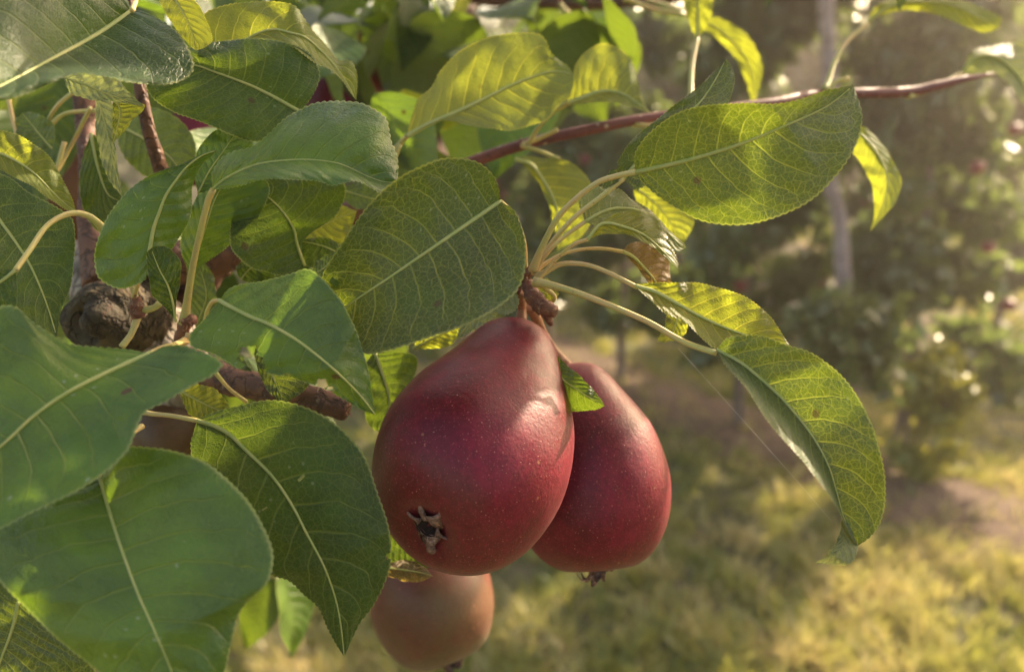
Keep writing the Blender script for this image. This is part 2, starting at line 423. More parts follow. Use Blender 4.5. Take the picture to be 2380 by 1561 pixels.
    if stalk is not None:
        S = spline(stalk, 14)
        sdp = np.atleast_1d(np.asarray(stalk_d if stalk_d is not None else [dm[0], dm[0]], float))
        sd_ = np.interp(np.linspace(0, 1, 14), np.linspace(0, 1, len(sdp)), sdp)
        pts = at_np(S, sd_)
        rr = np.interp(np.linspace(0, 1, 14), [0, .12, .5, 1], [sr * 1.5, sr, sr * 0.8, max(rib, sr * 0.85)]) * sd_ / 1859
        tube('petiole', pts, rr, M_STALK, o, sides=9, n=40)
    return o

SPUR = (1225, 638)     # the node that carries the pears
# L6 hero leaf, folded along its midrib
leaf([(1163, 468), (1080, 525), (985, 590), (890, 655), (805, 712), (755, 762)],
     [(1163, 468), (1160, 440), (1145, 405), (1110, 377), (1060, 368), (1010, 374), (930, 412), (850, 483), (790, 572), (748, 645), (742, 715), (755, 762)],
     [(1163, 468), (1195, 490), (1217, 540), (1222, 595), (1210, 660), (1170, 705), (1100, 745), (1000, 785), (900, 815), (850, 822), (795, 800), (755, 762)],
     [.262, .252, .25, .255], M_MESH, 1, da=-.012, db=-.020, curl=-.002, bites=[(778, 655, 8)], stalk=[(1222, 632), (1218, 560), (1195, 500), (1163, 468)], stalk_d=[.285, .275, .262],
     label='large dark leaf folded along its midrib, upper half netted, lower half with a bluish sheen', tooth=2.6, rib=5.5)
# L7 the big backlit leaf on the right
leaf([(1478, 400), (1600, 372), (1720, 335), (1830, 290), (1920, 248), (1985, 198)],
     [(1478, 400), (1476, 360), (1510, 310), (1570, 265), (1640, 245), (1720, 240), (1800, 243), (1870, 228), (1930, 208), (1985, 198)],
     [(1478, 400), (1500, 430), (1550, 470), (1620, 510), (1680, 522), (1750, 520), (1820, 500), (1890, 460), (1950, 400), (1987, 340), (2003, 270), (1985, 198)],
     [.25, .24, .235, .24], M_MESH, 1, da=-.008, db=.006, stalk=[(1238, 630), (1262, 570), (1305, 495), (1380, 430), (1430, 410), (1478, 400)], stalk_d=[.275, .262, .25],
     label='broad backlit leaf with a fine yellow net of veins pointing right', tooth=2.8, rib=5.5, sr=8)
# L8 leaf behind it
leaf([(1450, 415), (1500, 355), (1560, 290), (1620, 245), (1660, 190), (1687, 137)],
     [(1450, 415), (1420, 432), (1401, 438), (1410, 410), (1437, 372), (1461, 335), (1497, 300), (1557, 254), (1620, 205), (1673, 155), (1687, 137)],
     [(1450, 415), (1475, 440), (1510, 425), (1560, 380), (1620, 310), (1670, 265), (1693, 240), (1707, 190), (1702, 158), (1687, 137)],
     [.272, .275, .285], M_MESH, 1, da=-.004, db=-.006, bites=[(1428, 385, 10)], stalk=[(1240, 632), (1275, 575), (1330, 510), (1400, 455), (1450, 415)], stalk_d=[.278, .272, .272],
     rib=4.5, sr=7, label='narrow netted leaf rising behind the broad backlit leaf')
# L25, L26, L27 small curled leaves of the spur
leaf([(1360, 515), (1402, 492), (1441, 484), (1490, 492), (1540, 530), (1590, 578)],
     [(1360, 515), (1346, 480), (1352, 455), (1384, 432), (1415, 440), (1441, 440), (1465, 462), (1500, 480), (1550, 530), (1592, 570), (1590, 578)],
     [(1360, 515), (1385, 525), (1420, 522), (1470, 530), (1530, 560), (1570, 583), (1590, 578)],
     [.272, .275, .28], M_PALE, 1, da=.004, db=-.004, stalk=[(1242, 640), (1262, 600), (1305, 555), (1360, 515)], stalk_d=[.276, .272, .272], sr=6,
     label='pale bluish leaf with a folded tip above the curved green one')
leaf([(1366, 556), (1400, 520), (1450, 527), (1500, 548), (1545, 588), (1576, 624)],
     [(1366, 556), (1377, 530), (1402, 514), (1430, 499), (1472, 489), (1501, 492), (1525, 506), (1546, 534), (1561, 573), (1575, 608), (1576, 624)],
     [(1366, 556), (1395, 545), (1419, 542), (1455, 545), (1490, 559), (1525, 580), (1550, 601), (1576, 624)],
     [.264, .262, .262], M_YOUNG, 1, da=.006, db=-.002, stalk=[(1243, 660), (1285, 610), (1330, 570), (1366, 556)], stalk_d=[.274, .27, .264], sr=5,
     label='small arched leaf curving down like a hook', tooth=2.0)
leaf([(1448, 585), (1472, 597), (1501, 626), (1525, 656), (1540, 690)],
     [(1448, 585), (1455, 573), (1476, 562), (1508, 566), (1536, 587), (1553, 601), (1557, 629), (1559, 660), (1540, 690)],
     [(1448, 585), (1465, 604), (1490, 634), (1515, 668), (1540, 690)],
     [.283, .284, .288], M_BROWN, 1, da=.004, stalk=[(1244, 628), (1299, 594), (1349, 580), (1402, 578), (1448, 585)], stalk_d=[.278, .28, .283], sr=5,
     label='small brownish leaf under the arched one')
# L28 bright leaf to the right
leaf([(1476, 665), (1525, 679), (1578, 708), (1631, 737), (1702, 768), (1760, 785), (1835, 801)],
     [(1476, 665), (1500, 658), (1596, 657), (1640, 661), (1687, 672), (1735, 691), (1763, 710), (1792, 739), (1811, 767), (1835, 801)],
     [(1476, 665), (1508, 693), (1543, 725), (1589, 746), (1613, 770), (1642, 795), (1663, 808), (1730, 815), (1790, 812), (1835, 801)],
     [.262, .258, .256], M_YOUNG, 1, da=.003, db=-.008, stalk=[(1245, 642), (1268, 632), (1299, 615), (1328, 612), (1370, 617), (1419, 636), (1476, 665)], stalk_d=[.275, .268, .262],
     rib=5, sr=6.5, label='yellow-green backlit leaf just above the drooping one', tooth=2.2)
# L29 big drooping leaf
drooping = leaf([(1665, 813), (1720, 842), (1759, 873), (1807, 916), (1850, 964), (1893, 1021), (1926, 1084), (1945, 1146), (1960, 1200), (1977, 1235), (1993, 1268)],
     [(1665, 813), (1690, 786), (1735, 779), (1778, 782), (1831, 801), (1878, 815), (1922, 844), (1960, 878), (1993, 921), (2022, 978), (2041, 1036), (2056, 1098), (2058, 1155), (2046, 1213), (2022, 1248), (1993, 1268)],
     [(1665, 813), (1687, 849), (1735, 902), (1773, 964), (1821, 1021), (1869, 1074), (1912, 1127), (1941, 1172), (1958, 1205), (1975, 1238), (1993, 1268)],
     [.25, .243, .24, .243], M_MESH, 1, da=-.004, db=-.022, stalk=[(1240, 655), (1300, 668), (1380, 695), (1500, 745), (1590, 795), (1665, 820)], stalk_d=[.272, .262, .25],
     rib=4.5, sr=8.5, label='large drooping leaf with a curled tip hanging right of the pears', tooth=3.0, teeth=56)
leaf([(1958, 1200), (1962, 1235), (1955, 1270), (1930, 1293), (1893, 1307)],
     [(1958, 1200), (1975, 1222), (1992, 1262), (1990, 1290), (1974, 1309), (1926, 1310), (1893, 1307)],
     [(1958, 1200), (1951, 1237), (1937, 1270), (1915, 1294), (1893, 1307)],
     [.2425, .239, .236, .24], M_PALE, 0, da=.002, ribbed=False, parent=drooping, name='leaf_tip', N=60, teeth=16)
# L5 big leaf top centre
leaf([(495, 441), (520, 418), (570, 392), (612, 379), (676, 372), (729, 372), (782, 379), (817, 392), (852, 409), (890, 422), (925, 425)],
     [(495, 441), (492, 406), (513, 370), (542, 353), (584, 341), (619, 314), (658, 279), (693, 258), (732, 240), (782, 235), (835, 240), (863, 251), (891, 268), (902, 286), (910, 328), (919, 349), (925, 381), (925, 425)],
     [(495, 441), (528, 438), (570, 428), (612, 418), (676, 416), (739, 421), (771, 430), (800, 424), (825, 421), (852, 431), (884, 448), (905, 440), (925, 425)],
     [.262, .25, .25, .255], M_GLOSS, 1, da=.012, db=-.010, curl=.004, bites=[(906, 283, 7), (745, 440, 10)],
     stalk=[(428, 752), (438, 680), (452, 600), (470, 520), (487, 455), (495, 441)], stalk_d=[.285, .275, .262],
     rib=3.5, sr=9, label='broad grey-green leaf in profile, its near half turned down', teeth=44, tooth=2.8)
# L22, L23, L24 lit leaves on the red shoot
leaf([(945, 318), (996, 289), (1060, 261), (1113, 236), (1183, 201), (1240, 178), (1289, 166), (1334, 174)],
     [(945, 318), (947, 303), (964, 247), (975, 226), (1000, 208), (1014, 187), (1024, 166), (1063, 123), (1106, 99), (1148, 83), (1194, 76), (1247, 79), (1268, 95), (1279, 120), (1300, 141), (1321, 155), (1334, 174)],
     [(945, 318), (970, 304), (1010, 286), (1042, 279), (1099, 293), (1148, 299), (1190, 303), (1233, 293), (1271, 279), (1296, 247), (1321, 226), (1333, 195), (1334, 174)],
     [.335, .34, .35], M_YOUNG, 0, da=.006, db=-.006, stalk=[(880, 390), (915, 349), (945, 318)], stalk_d=[.35, .335], rib=5.5, sr=7,
     label='broad glowing yellow-green leaf above the red shoot')
leaf([(1318, 241), (1353, 228), (1388, 215), (1416, 212), (1451, 220), (1485, 243), (1513, 263)],
     [(1318, 241), (1319, 212), (1331, 176), (1338, 150), (1356, 124), (1388, 106), (1409, 104), (1444, 116), (1466, 141), (1480, 176), (1490, 215), (1500, 245), (1513, 263)],
     [(1318, 241), (1360, 242), (1388, 237), (1430, 238), (1466, 249), (1513, 263)],
     [.36, .362, .36], M_YOUNG, 0, da=.008, db=-.006, stalk=[(1215, 338), (1233, 328), (1247, 303), (1282, 265), (1318, 241)], stalk_d=[.375, .36], rib=5.5, sr=6,
     label='rounded pale green leaf lit from behind above the shoot')
leaf([(1197, 370), (1236, 384), (1264, 421), (1285, 460), (1296, 502), (1296, 545), (1294, 584)],
     [(1197, 370), (1208, 377), (1243, 412), (1270, 460), (1284, 510), (1290, 550), (1294, 584)],
     [(1197, 370), (1230, 362), (1261, 368), (1296, 368), (1328, 379), (1349, 396), (1370, 425), (1381, 460), (1374, 513), (1349, 552), (1314, 571), (1294, 584)],
     [.365, .36, .36], M_YOUNG, 0, db=.006, rib=4.5, label='yellow-green leaf hanging below the red shoot')
# L30 lit curved leaf right
leaf([(1972, 296), (2010, 320), (2045, 365), (2062, 410), (2058, 460), (2040, 505), (2022, 539)],
     [(1972, 296), (1997, 293), (2018, 300), (2043, 325), (2068, 360), (2089, 402), (2093, 430), (2082, 473), (2061, 494), (2038, 520), (2022, 539)],
     [(1972, 296), (1978, 346), (1997, 374), (2015, 406), (2029, 441), (2033, 476), (2031, 508), (2022, 539)],
     [.37, .36, .36], M_YOUNG, 0, da=.004, db=.004, rib=2.5, label='curved yellow leaf hanging at the right end of the broad backlit leaf')
# L9 chewed leaf
leaf([(510, 698), (543, 716), (583, 736), (623, 752), (676, 781), (716, 809), (756, 841), (797, 877), (837, 918), (873, 964)],
     [(510, 698), (527, 676), (555, 662), (600, 655), (635, 646), (676, 635), (712, 625), (740, 638), (769, 668), (793, 700), (813, 740), (829, 773), (845, 821), (857, 865), (865, 914), (873, 964)],
     [(510, 698), (474, 744), (446, 773), (440, 793), (450, 809), (490, 821), (527, 841), (560, 858), (620, 868), (676, 876), (724, 892), (756, 905), (797, 926), (837, 950), (873, 964)],
     [.252, .24, .235, .24], M_GLOSS, 1, da=.004, db=.002, curl=-.001, bites=[(578, 828, 25), (592, 852, 24), (605, 875, 16), (560, 866, 12), (666, 878, 12), (748, 892, 13), (768, 906, 9)],
     stalk=[(438, 782), (470, 760), (482, 720), (495, 700), (510, 698)], stalk_d=[.28, .265, .252], rib=5, sr=5.5, N=330, K=14,
     label='bright green leaf with its lower edge chewed away', teeth=44)
# L10 big leaf at the left edge
leaf([(349, 821), (250, 865), (155, 913), (80, 965), (18, 1022), (-60, 1090), (-130, 1160)],
     [(349, 821), (300, 812), (247, 807), (166, 800), (134, 786), (106, 768), (71, 744), (42, 716), (0, 712), (-80, 760), (-150, 900), (-165, 1050), (-130, 1160)],
     [(349, 821), (381, 805), (423, 802), (459, 814), (494, 828), (516, 846), (494, 871), (448, 895), (388, 931), (339, 955), (318, 991), (300, 1039), (269, 1078), (229, 1110), (178, 1142), (119, 1169), (59, 1197), (0, 1227), (-70, 1225), (-130, 1160)],
     [.222, .212, .205, .2], M_GLOSS, 1, da=.006, db=-.004, curl=-.002, stalk=[(430, 792), (405, 800), (375, 808), (349, 821)], stalk_d=[.27, .245, .222], rib=5.5, sr=7,
     label='very large smooth green leaf with its pointed edge aimed at the spur', teeth=52, tooth=3.0, N=330, K=11)
# L11
leaf([(233, 1110), (265, 1221), (295, 1310), (324, 1387), (356, 1458), (399, 1561), (425, 1660)],
     [(233, 1110), (170, 1128), (80, 1158), (-10, 1215), (-45, 1290), (0, 1351), (43, 1395), (99, 1450), (150, 1497), (229, 1561), (320, 1630), (425, 1660)],
     [(233, 1110), (265, 1065), (293, 1039), (356, 1041), (415, 1051), (474, 1071), (518, 1102), (573, 1158), (605, 1209), (629, 1260), (636, 1300), (625, 1347), (605, 1371), (577, 1395), (553, 1430), (538, 1490), (522, 1561), (480, 1630), (425, 1660)],
     [.222, .21, .2, .2], M_GLOSS, 1, da=.004, db=.004, curl=.002, bites=[(478, 1212, 4.5), (410, 1330, 3.5), (628, 1235, 8)], rib=4.5, stalk=[(330, 990), (270, 1040), (233, 1110)], stalk_d=[.25, .222], sr=5,
     label='very large heart-shaped leaf filling the lower left of the frame', teeth=60, tooth=2.6, N=330, K=11)
# L12
leaf([(458, 977), (494, 988), (534, 1009), (573, 1047), (629, 1102), (674, 1165), (715, 1243), (752, 1313), (778, 1384), (792, 1450), (800, 1525)],
     [(458, 977), (494, 958), (555, 942), (619, 930), (676, 937), (736, 958), (785, 988), (815, 1017), (841, 1050), (859, 1087), (874, 1132), (892, 1180), (904, 1221), (909, 1265), (907, 1310), (889, 1365), (863, 1413), (837, 1446), (820, 1480), (800, 1525)],
     [(458, 977), (450, 1005), (443, 1040), (455, 1120), (500, 1200), (560, 1280), (610, 1325), (640, 1341), (672, 1351), (708, 1383), (741, 1413), (759, 1454), (778, 1491), (800, 1525)],
     [.25, .24, .235, .24], M_DARK, 1, da=.004, db=.003, curl=.0015, bites=[(612, 1185, 5), (700, 1110, 3.5), (905, 1290, 7)], stalk=[(300, 948), (345, 960), (400, 966), (458, 977)], stalk_d=[.265, .25], rib=4.5, sr=6.5,
     label='long dark leaf pointing down with a sunlit patch near its base', teeth=58, tooth=2.6, N=330, K=11)
# L13
leaf([(43, 1398), (28, 1462), (0, 1537), (-25, 1610)], [(43, 1398), (-30, 1372), (-80, 1450), (-60, 1560), (-25, 1610)],
     [(43, 1398), (100, 1440), (160, 1495), (225, 1570), (200, 1650), (90, 1680), (-25, 1610)],
     [.235, .235, .235], M_MESH, 1, label='dark netted leaf in the bottom left corner')
# L14, L15, L16 left edge
leaf([(-60, 345), (0, 356), (70, 395), (124, 448), (155, 476), (177, 491)], [(-60, 345), (-40, 300), (0, 302), (35, 311), (71, 332), (106, 356), (134, 395), (155, 434), (169, 466), (177, 491)],
     [(-60, 345), (-30, 385), (0, 396), (53, 421), (85, 438), (120, 466), (155, 488), (177, 491)],
     [.29, .285, .285], M_YOUNG, 1, da=.004, db=-.006, rib=3.5, label='lit yellow-green leaf at the left edge with a branching net of veins')
leaf([(-50, 440), (0, 512), (35, 560), (67, 610), (92, 663), (113, 719), (132, 782)],
     [(-50, 440), (-20, 405), (20, 412), (63, 445), (113, 469), (152, 494), (170, 514), (175, 557), (173, 592), (162, 670), (143, 719), (132, 782)],
     [(-50, 440), (-85, 560), (-50, 660), (10, 690), (60, 735), (92, 768), (132, 782)],
     [.27, .265, .26], M_DARK, 1, da=.003, db=.003, label='dark green leaf pointing down at the left edge')
leaf([(36, 628), (0, 655), (-60, 690), (-110, 720)], [(36, 628), (-20, 625), (-80, 650), (-110, 720)], [(36, 628), (39, 668), (37, 712), (0, 738), (-60, 742), (-110, 720)],
     [.245, .24], M_DARK, 1, stalk=[(240, 532), (212, 505), (176, 495), (141, 504), (106, 528), (71, 578), (36, 628)], stalk_d=[.275, .26, .245], sr=7.5)
# L1 top left
leaf([(307, 25), (230, 78), (120, 138), (0, 201), (-90, 240)],
     [(307, 25), (283, -15), (200, -60), (80, -85), (-40, -30), (-110, 90), (-90, 240)],
     [(307, 25), (335, 28), (390, 56), (425, 92), (449, 145), (437, 178), (385, 197), (300, 190), (240, 178), (190, 172), (140, 184), (70, 215), (0, 234), (-90, 240)],
     [.252, .235, .21, .188], M_DARK, 1, da=.004, db=.000, curl=.004, rib=6, stalk=[(330, -40), (318, -5), (307, 25)], stalk_d=[.24, .225], sr=6,
     label='large leaf in the top left corner glaring in the low sun', teeth=52, tooth=2.6, N=330, K=11)
# L2, L3, L4
leaf([(475, 112), (552, 100), (605, 76), (640, 69), (676, 77), (711, 88), (750, 122), (785, 162), (810, 200), (828, 234)],
     [(475, 112), (465, 60), (478, 30), (528, 11), (577, 4), (640, 5), (683, 14), (704, 39), (732, 78), (760, 109), (787, 139), (815, 141), (827, 160), (831, 190), (828, 234)],
     [(475, 112), (520, 109), (560, 106), (640, 109), (676, 108), (711, 131), (732, 146), (768, 164), (795, 188), (812, 212), (828, 234)],
     [.292, .29, .295], M_YOUNG, 1, da=.006, db=-.008, label='lit yellow-green leaf arching down at the top')
leaf([(700, 262), (650, 233), (610, 212), (570, 194), (500, 168), (452, 152), (380, 145)],
     [(700, 262), (738, 200), (742, 160), (715, 120), (650, 95), (560, 92), (460, 105), (380, 145)],
     [(700, 262), (650, 310), (590, 330), (540, 315), (500, 298), (440, 275), (400, 258), (352, 225), (340, 180), (380, 145)],
     [.285, .278, .275], M_DARK, 1, da=.004, db=-.003, curl=.002, label='dark leaf in shade under the arching one with a bright patch of sky glare', rib=4.5)
leaf([(385, -35), (420, 20), (445, 70), (455, 118)], [(385, -35), (420, -35), (455, 5), (480, 50), (494, 92), (480, 108), (455, 118)], [(385, -35), (370, 0), (395, 45), (425, 90), (455, 118)],
     [.26, .255, .255], M_YOUNG, 0, da=-.008, db=.004, rib=3, label='curled leaf with a pale grey back beside the top left leaf')
# L17, L18, L19, L20
leaf([(345, 600), (356, 535), (370, 494), (385, 455), (406, 423), (434, 388), (469, 362), (506, 349)],
     [(345, 600), (340, 645), (307, 666), (275, 671), (247, 660), (226, 641), (219, 610), (219, 585), (229, 550), (247, 512), (268, 480), (300, 441), (339, 413), (381, 395), (423, 381), (452, 366), (476, 354), (506, 349)],
     [(345, 600), (375, 604), (399, 578), (423, 543), (441, 507), (448, 472), (446, 441), (455, 410), (474, 378), (506, 349)],
     [.262, .26, .262], M_GLOSS, 1, da=.001, db=.006, rib=4.5, stalk=[(320, 735), (310, 700), (325, 650), (345, 600)], stalk_d=[.285, .262], sr=6,
     label='rounded leaf with two small sunlit patches left of the broad stalk', spots_=None) if False else \
leaf([(345, 600), (356, 535), (370, 494), (385, 455), (406, 423), (434, 388), (469, 362), (506, 349)],
     [(345, 600), (340, 645), (307, 666), (275, 671), (247, 660), (226, 641), (219, 610), (219, 585), (229, 550), (247, 512), (268, 480), (300, 441), (339, 413), (381, 395), (423, 381), (452, 366), (476, 354), (506, 349)],
     [(345, 600), (375, 604), (399, 578), (423, 543), (441, 507), (448, 472), (446, 441), (455, 410), (474, 378), (506, 349)],
     [.262, .26, .262], M_GLOSS, 1, da=.001, db=.006, rib=4.5, stalk=[(320, 735), (310, 700), (325, 650), (345, 600)], stalk_d=[.285, .262], sr=6,
     label='rounded leaf left of the tall upright petiole')
leaf([(409, 747), (402, 705), (390, 663), (370, 625), (352, 580)],
     [(409, 747), (385, 715), (356, 691), (349, 663), (343, 620), (340, 590), (352, 576)],
     [(409, 747), (409, 712), (414, 677), (419, 641), (420, 613), (409, 590), (390, 574), (365, 572), (352, 576)],
     [.265, .258, .255], M_DARK, 1, rib=3, label='small dark oval leaf standing before the rounded one', tooth=1.6)
leaf([(446, 638), (459, 585), (476, 535), (496, 472), (520, 430), (560, 400)],
     [(446, 638), (425, 600), (421, 553), (440, 500), (460, 450), (500, 410), (560, 400)],
     [(446, 638), (476, 613), (522, 578), (552, 550), (577, 522), (605, 498), (619, 473), (627, 438), (610, 412), (560, 400)],
     [.288, .28, .28], M_GLOSS, 1, da=.003, db=.004, rib=2.5, stalk=[(436, 745), (440, 690), (446, 638)], stalk_d=[.288, .288], sr=4)
leaf([(708, 617), (698, 590), (689, 562), (682, 530), (656, 490), (625, 460), (590, 440), (560, 425)],
     [(708, 617), (676, 631), (652, 640), (619, 633), (587, 623), (555, 599), (536, 574), (535, 530), (545, 480), (560, 425)],
     [(708, 617), (702, 592), (703, 560), (718, 543), (744, 527), (781, 502), (797, 474), (803, 446), (795, 425), (740, 410), (650, 405), (560, 425)],
     [.295, .285, .285], M_DARK, 1, da=-.004, db=.003, rib=3.5, label='dark leaf with blue sheen under the broad grey-green one')
# L31 - L34 softly focused leaves on the right
leaf([(1581, 32), (1640, 52), (1695, 90), (1735, 140), (1750, 190), (1752, 242)], [(1581, 32), (1656, 39), (1709, 60), (1744, 95), (1769, 141), (1770, 184), (1752, 242)],
     [(1581, 32), (1641, 71), (1673, 95), (1712, 141), (1733, 187), (1752, 242)], [.5, .5], M_YOUNG, 0, rib=3, N=60, stalk=[(1450, -5), (1520, 22), (1581, 32)], sr=6,
     label='blurred olive leaf hanging in an arc at the top')
leaf([(1620, 90), (1622, 40), (1618, -30), (1612, -90)], [(1620, 90), (1605, 60), (1588, 0), (1590, -60), (1612, -90)], [(1620, 90), (1645, 56), (1655, 28), (1652, -30), (1612, -90)],
     [.42, .42], M_YOUNG, 0, stalk=[(1606, 235), (1606, 190), (1610, 141), (1620, 90)], stalk_d=[.40, .42], sr=6.5, N=60, label='leaf standing upright on a straight petiole at the top')
leaf([(2015, 56), (2060, 20), (2120, 4), (2209, 12), (2270, 38), (2324, 66)], [(2015, 56), (2033, 18), (2068, -2), (2130, -25), (2209, -8), (2280, 16), (2324, 40), (2324, 66)],
     [(2015, 56), (2050, 35), (2103, 26), (2156, 28), (2209, 46), (2280, 76), (2324, 66)], [.46, .46, .47], M_YOUNG, 0, rib=4, da=.01,
     stalk=[(1916, 210), (1927, 184), (1941, 141), (1969, 95), (2015, 56)], stalk_d=[.43, .46], sr=6.5, N=70, label='long blurred leaf near the top right corner')
leaf([(2236, 168), (2262, 138), (2301, 128), (2343, 152), (2385, 205), (2420, 280)], [(2236, 168), (2258, 122), (2300, 108), (2360, 104), (2425, 140), (2450, 220), (2420, 280)],
     [(2236, 168), (2265, 172), (2310, 172), (2340, 190), (2372, 235), (2420, 280)], [.47, .47, .47], M_PALE, 1, rib=4, da=.01, db=-.005,
     stalk=[(2110, 222), (2149, 214), (2200, 190), (2236, 168)], stalk_d=[.45, .47], sr=6, N=70, label='blurred grey-green leaf cut by the right edge')
# more leaves behind and between
leaf([(1195, 665), (1150, 700), (1100, 740), (1060, 790)], [(1195, 665), (1150, 668), (1090, 700), (1060, 790)], [(1195, 665), (1206, 700), (1190, 728), (1137, 745), (1090, 775), (1060, 790)], [.28, .275], M_PALE, 0, N=70)
leaf([(1245, 668), (1262, 680), (1280, 682), (1300, 684)], [(1245, 668), (1262, 650), (1282, 655), (1300, 684)], [(1245, 668), (1252, 693), (1277, 709), (1300, 684)], [.29, .29], M_YOUNG, 0, N=50, rib=2)
leaf([(1570, 700), (1574, 740), (1562, 770), (1545, 796)], [(1570, 700), (1590, 730), (1598, 755), (1585, 782), (1545, 796)], [(1570, 700), (1550, 728), (1545, 760), (1530, 790), (1545, 796)], [.30, .30], M_YOUNG, 0, N=50, rib=2)
leaf([(1288, 815), (1301, 872), (1344, 907), (1378, 928), (1405, 943)], [(1288, 815), (1297, 829), (1344, 871), (1387, 914), (1405, 943)], [(1288, 815), (1285, 880), (1300, 935), (1323, 954), (1378, 953), (1405, 943)],
     [.288, .275, .262], M_DARK, 1, db=.006, rib=2.5, N=80, label='small pointed leaf squeezed between the two red pears')
leaf([(880, 1205), (915, 1245), (955, 1290), (1000, 1318)], [(880, 1205), (915, 1215), (960, 1275), (1000, 1318)], [(880, 1205), (890, 1280), (920, 1312), (970, 1322), (1000, 1318)], [.31, .305], M_DARK, 1, N=60, rib=2)
leaf([(895, 1318), (930, 1322), (970, 1328), (1007, 1338)], [(895, 1318), (930, 1300), (975, 1310), (1007, 1338)], [(895, 1318), (910, 1340), (960, 1352), (1007, 1338)], [.30, .298], M_BROWN, 1, da=.006, db=.006, N=50, rib=2, label='withered curled leaf edge below the front pear')
leaf([(870, 815), (893, 880), (905, 930), (897, 1010)], [(870, 815), (845, 860), (846, 940), (860, 990), (897, 1010)], [(870, 815), (930, 818), (968, 832), (958, 890), (930, 950), (897, 1010)], [.32, .31], M_DARK, 1, N=80)
leaf([(600, 790), (625, 850), (645, 900), (664, 936)], [(600, 790), (592, 830), (610, 885), (640, 925), (664, 936)], [(600, 790), (690, 800), (735, 850), (715, 900), (664, 936)], [.275, .27], M_MESH, 1, N=80)
leaf([(415, 905), (450, 925), (490, 945), (545, 965)], [(415, 905), (459, 893), (505, 908), (545, 965)], [(415, 905), (440, 960), (490, 985), (545, 965)], [.28, .28], M_YOUNG, 0, N=60, rib=3)
leaf([(145, 178), (200, 198), (260, 222), (335, 247)], [(145, 178), (210, 160), (268, 178), (300, 215), (335, 247)], [(145, 178), (165, 215), (215, 233), (262, 236), (335, 247)], [.27, .268], M_PALE, 0, N=60, rib=2, label='pale backside of a folded leaf under the top left leaf')
leaf([(225, 225), (245, 290), (262, 370), (284, 458)], [(225, 225), (222, 290), (230, 350), (250, 410), (284, 458)], [(225, 225), (262, 240), (266, 300), (272, 380), (284, 458)], [.285, .283], M_PALE, 0, N=60, rib=2)
leaf([(263, 234), (280, 255), (272, 300), (261, 335)], [(263, 234), (300, 236), (337, 246), (300, 290), (261, 335)], [(263, 234), (262, 260), (262, 300), (261, 335)], [.272, .27], M_YOUNG, 0, N=50, rib=2)
leaf([(212, 310), (225, 380), (250, 450), (284, 470)], [(212, 310), (188, 380), (190, 470), (230, 540), (284, 520), (284, 470)], [(212, 310), (240, 330), (270, 400), (284, 470)], [.31, .31], M_DARK, 1, N=60)
leaf([(270, 290), (330, 320), (400, 370), (430, 425)], [(270, 290), (330, 245), (420, 280), (455, 350), (430, 425)], [(270, 290), (280, 350), (340, 410), (430, 425)], [.33, .33], M_DARK, 0, N=60)
leaf([(460, 450), (485, 400), (520, 350), (555, 300)], [(460, 450), (450, 390), (464, 340), (492, 310), (524, 296), (555, 300)], [(460, 450), (520, 430), (585, 370), (588, 335), (575, 312), (555, 300)], [.275, .28], M_GLOSS, 1, N=80, rib=2)
leaf([(120, 345), (90, 310), (70, 285), (50, 262)], [(120, 345), (80, 345), (38, 315), (38, 280), (50, 262)], [(120, 345), (128, 305), (110, 276), (80, 262), (50, 262)], [.33, .33], M_DARK, 0, N=50, rib=2)
leaf([(790, 590), (760, 575), (725, 565), (690, 560)], [(790, 590), (780, 560), (740, 552), (690, 560)], [(790, 590), (760, 625), (710, 615), (690, 560)], [.30, .30], M_DARK, 1, N=50, rib=2)
leaf([(690, 560), (740, 530), (780, 510), (830, 490)], [(690, 560), (730, 500), (790, 480), (830, 490)], [(690, 560), (750, 580), (800, 560), (830, 490)], [.315, .315], M_YOUNG, 0, N=50, rib=2)
leaf([(720, 640), (750, 625), (770, 605), (790, 580)], [(720, 640), (735, 610), (765, 590), (790, 580)], [(720, 640), (760, 650), (785, 620), (790, 580)], [.285, .285], M_DARK, 0, N=40, rib=2)
leaf([(790, 440), (840, 455), (880, 465), (930, 470)], [(790, 440), (830, 425), (890, 430), (930, 470)], [(790, 440), (820, 480), (880, 490), (930, 470)], [.33, .33], M_DARK, 0, N=40, rib=2)
leaf([(960, 810), (1000, 790), (1050, 765), (1090, 740)], [(960, 810), (980, 770), (1040, 740), (1090, 740)], [(960, 810), (1030, 808), (1070, 780), (1090, 740)], [.31, .31], M_YOUNG, 0, N=50, rib=3)
leaf([(1470, 430), (1530, 480), (1560, 520), (1590, 570)], [(1470, 430), (1540, 440), (1610, 500), (1590, 570)], [(1470, 430), (1490, 490), (1530, 540), (1590, 570)], [.36, .36], M_YOUNG, 0, N=50, rib=2)
leaf([(560, 650), (580, 625), (610, 610), (650, 600)], [(560, 650), (550, 620), (600, 590), (650, 600)], [(560, 650), (600, 660), (640, 640), (650, 600)], [.30, .30], M_DARK, 1, N=40, rib=2)
leaf([(455, 760), (480, 690), (470, 640), (450, 590)], [(455, 760), (440, 690), (435, 620), (450, 590)], [(455, 760), (500, 720), (495, 640), (450, 590)], [.31, .31], M_DARK, 0, N=40, rib=2)

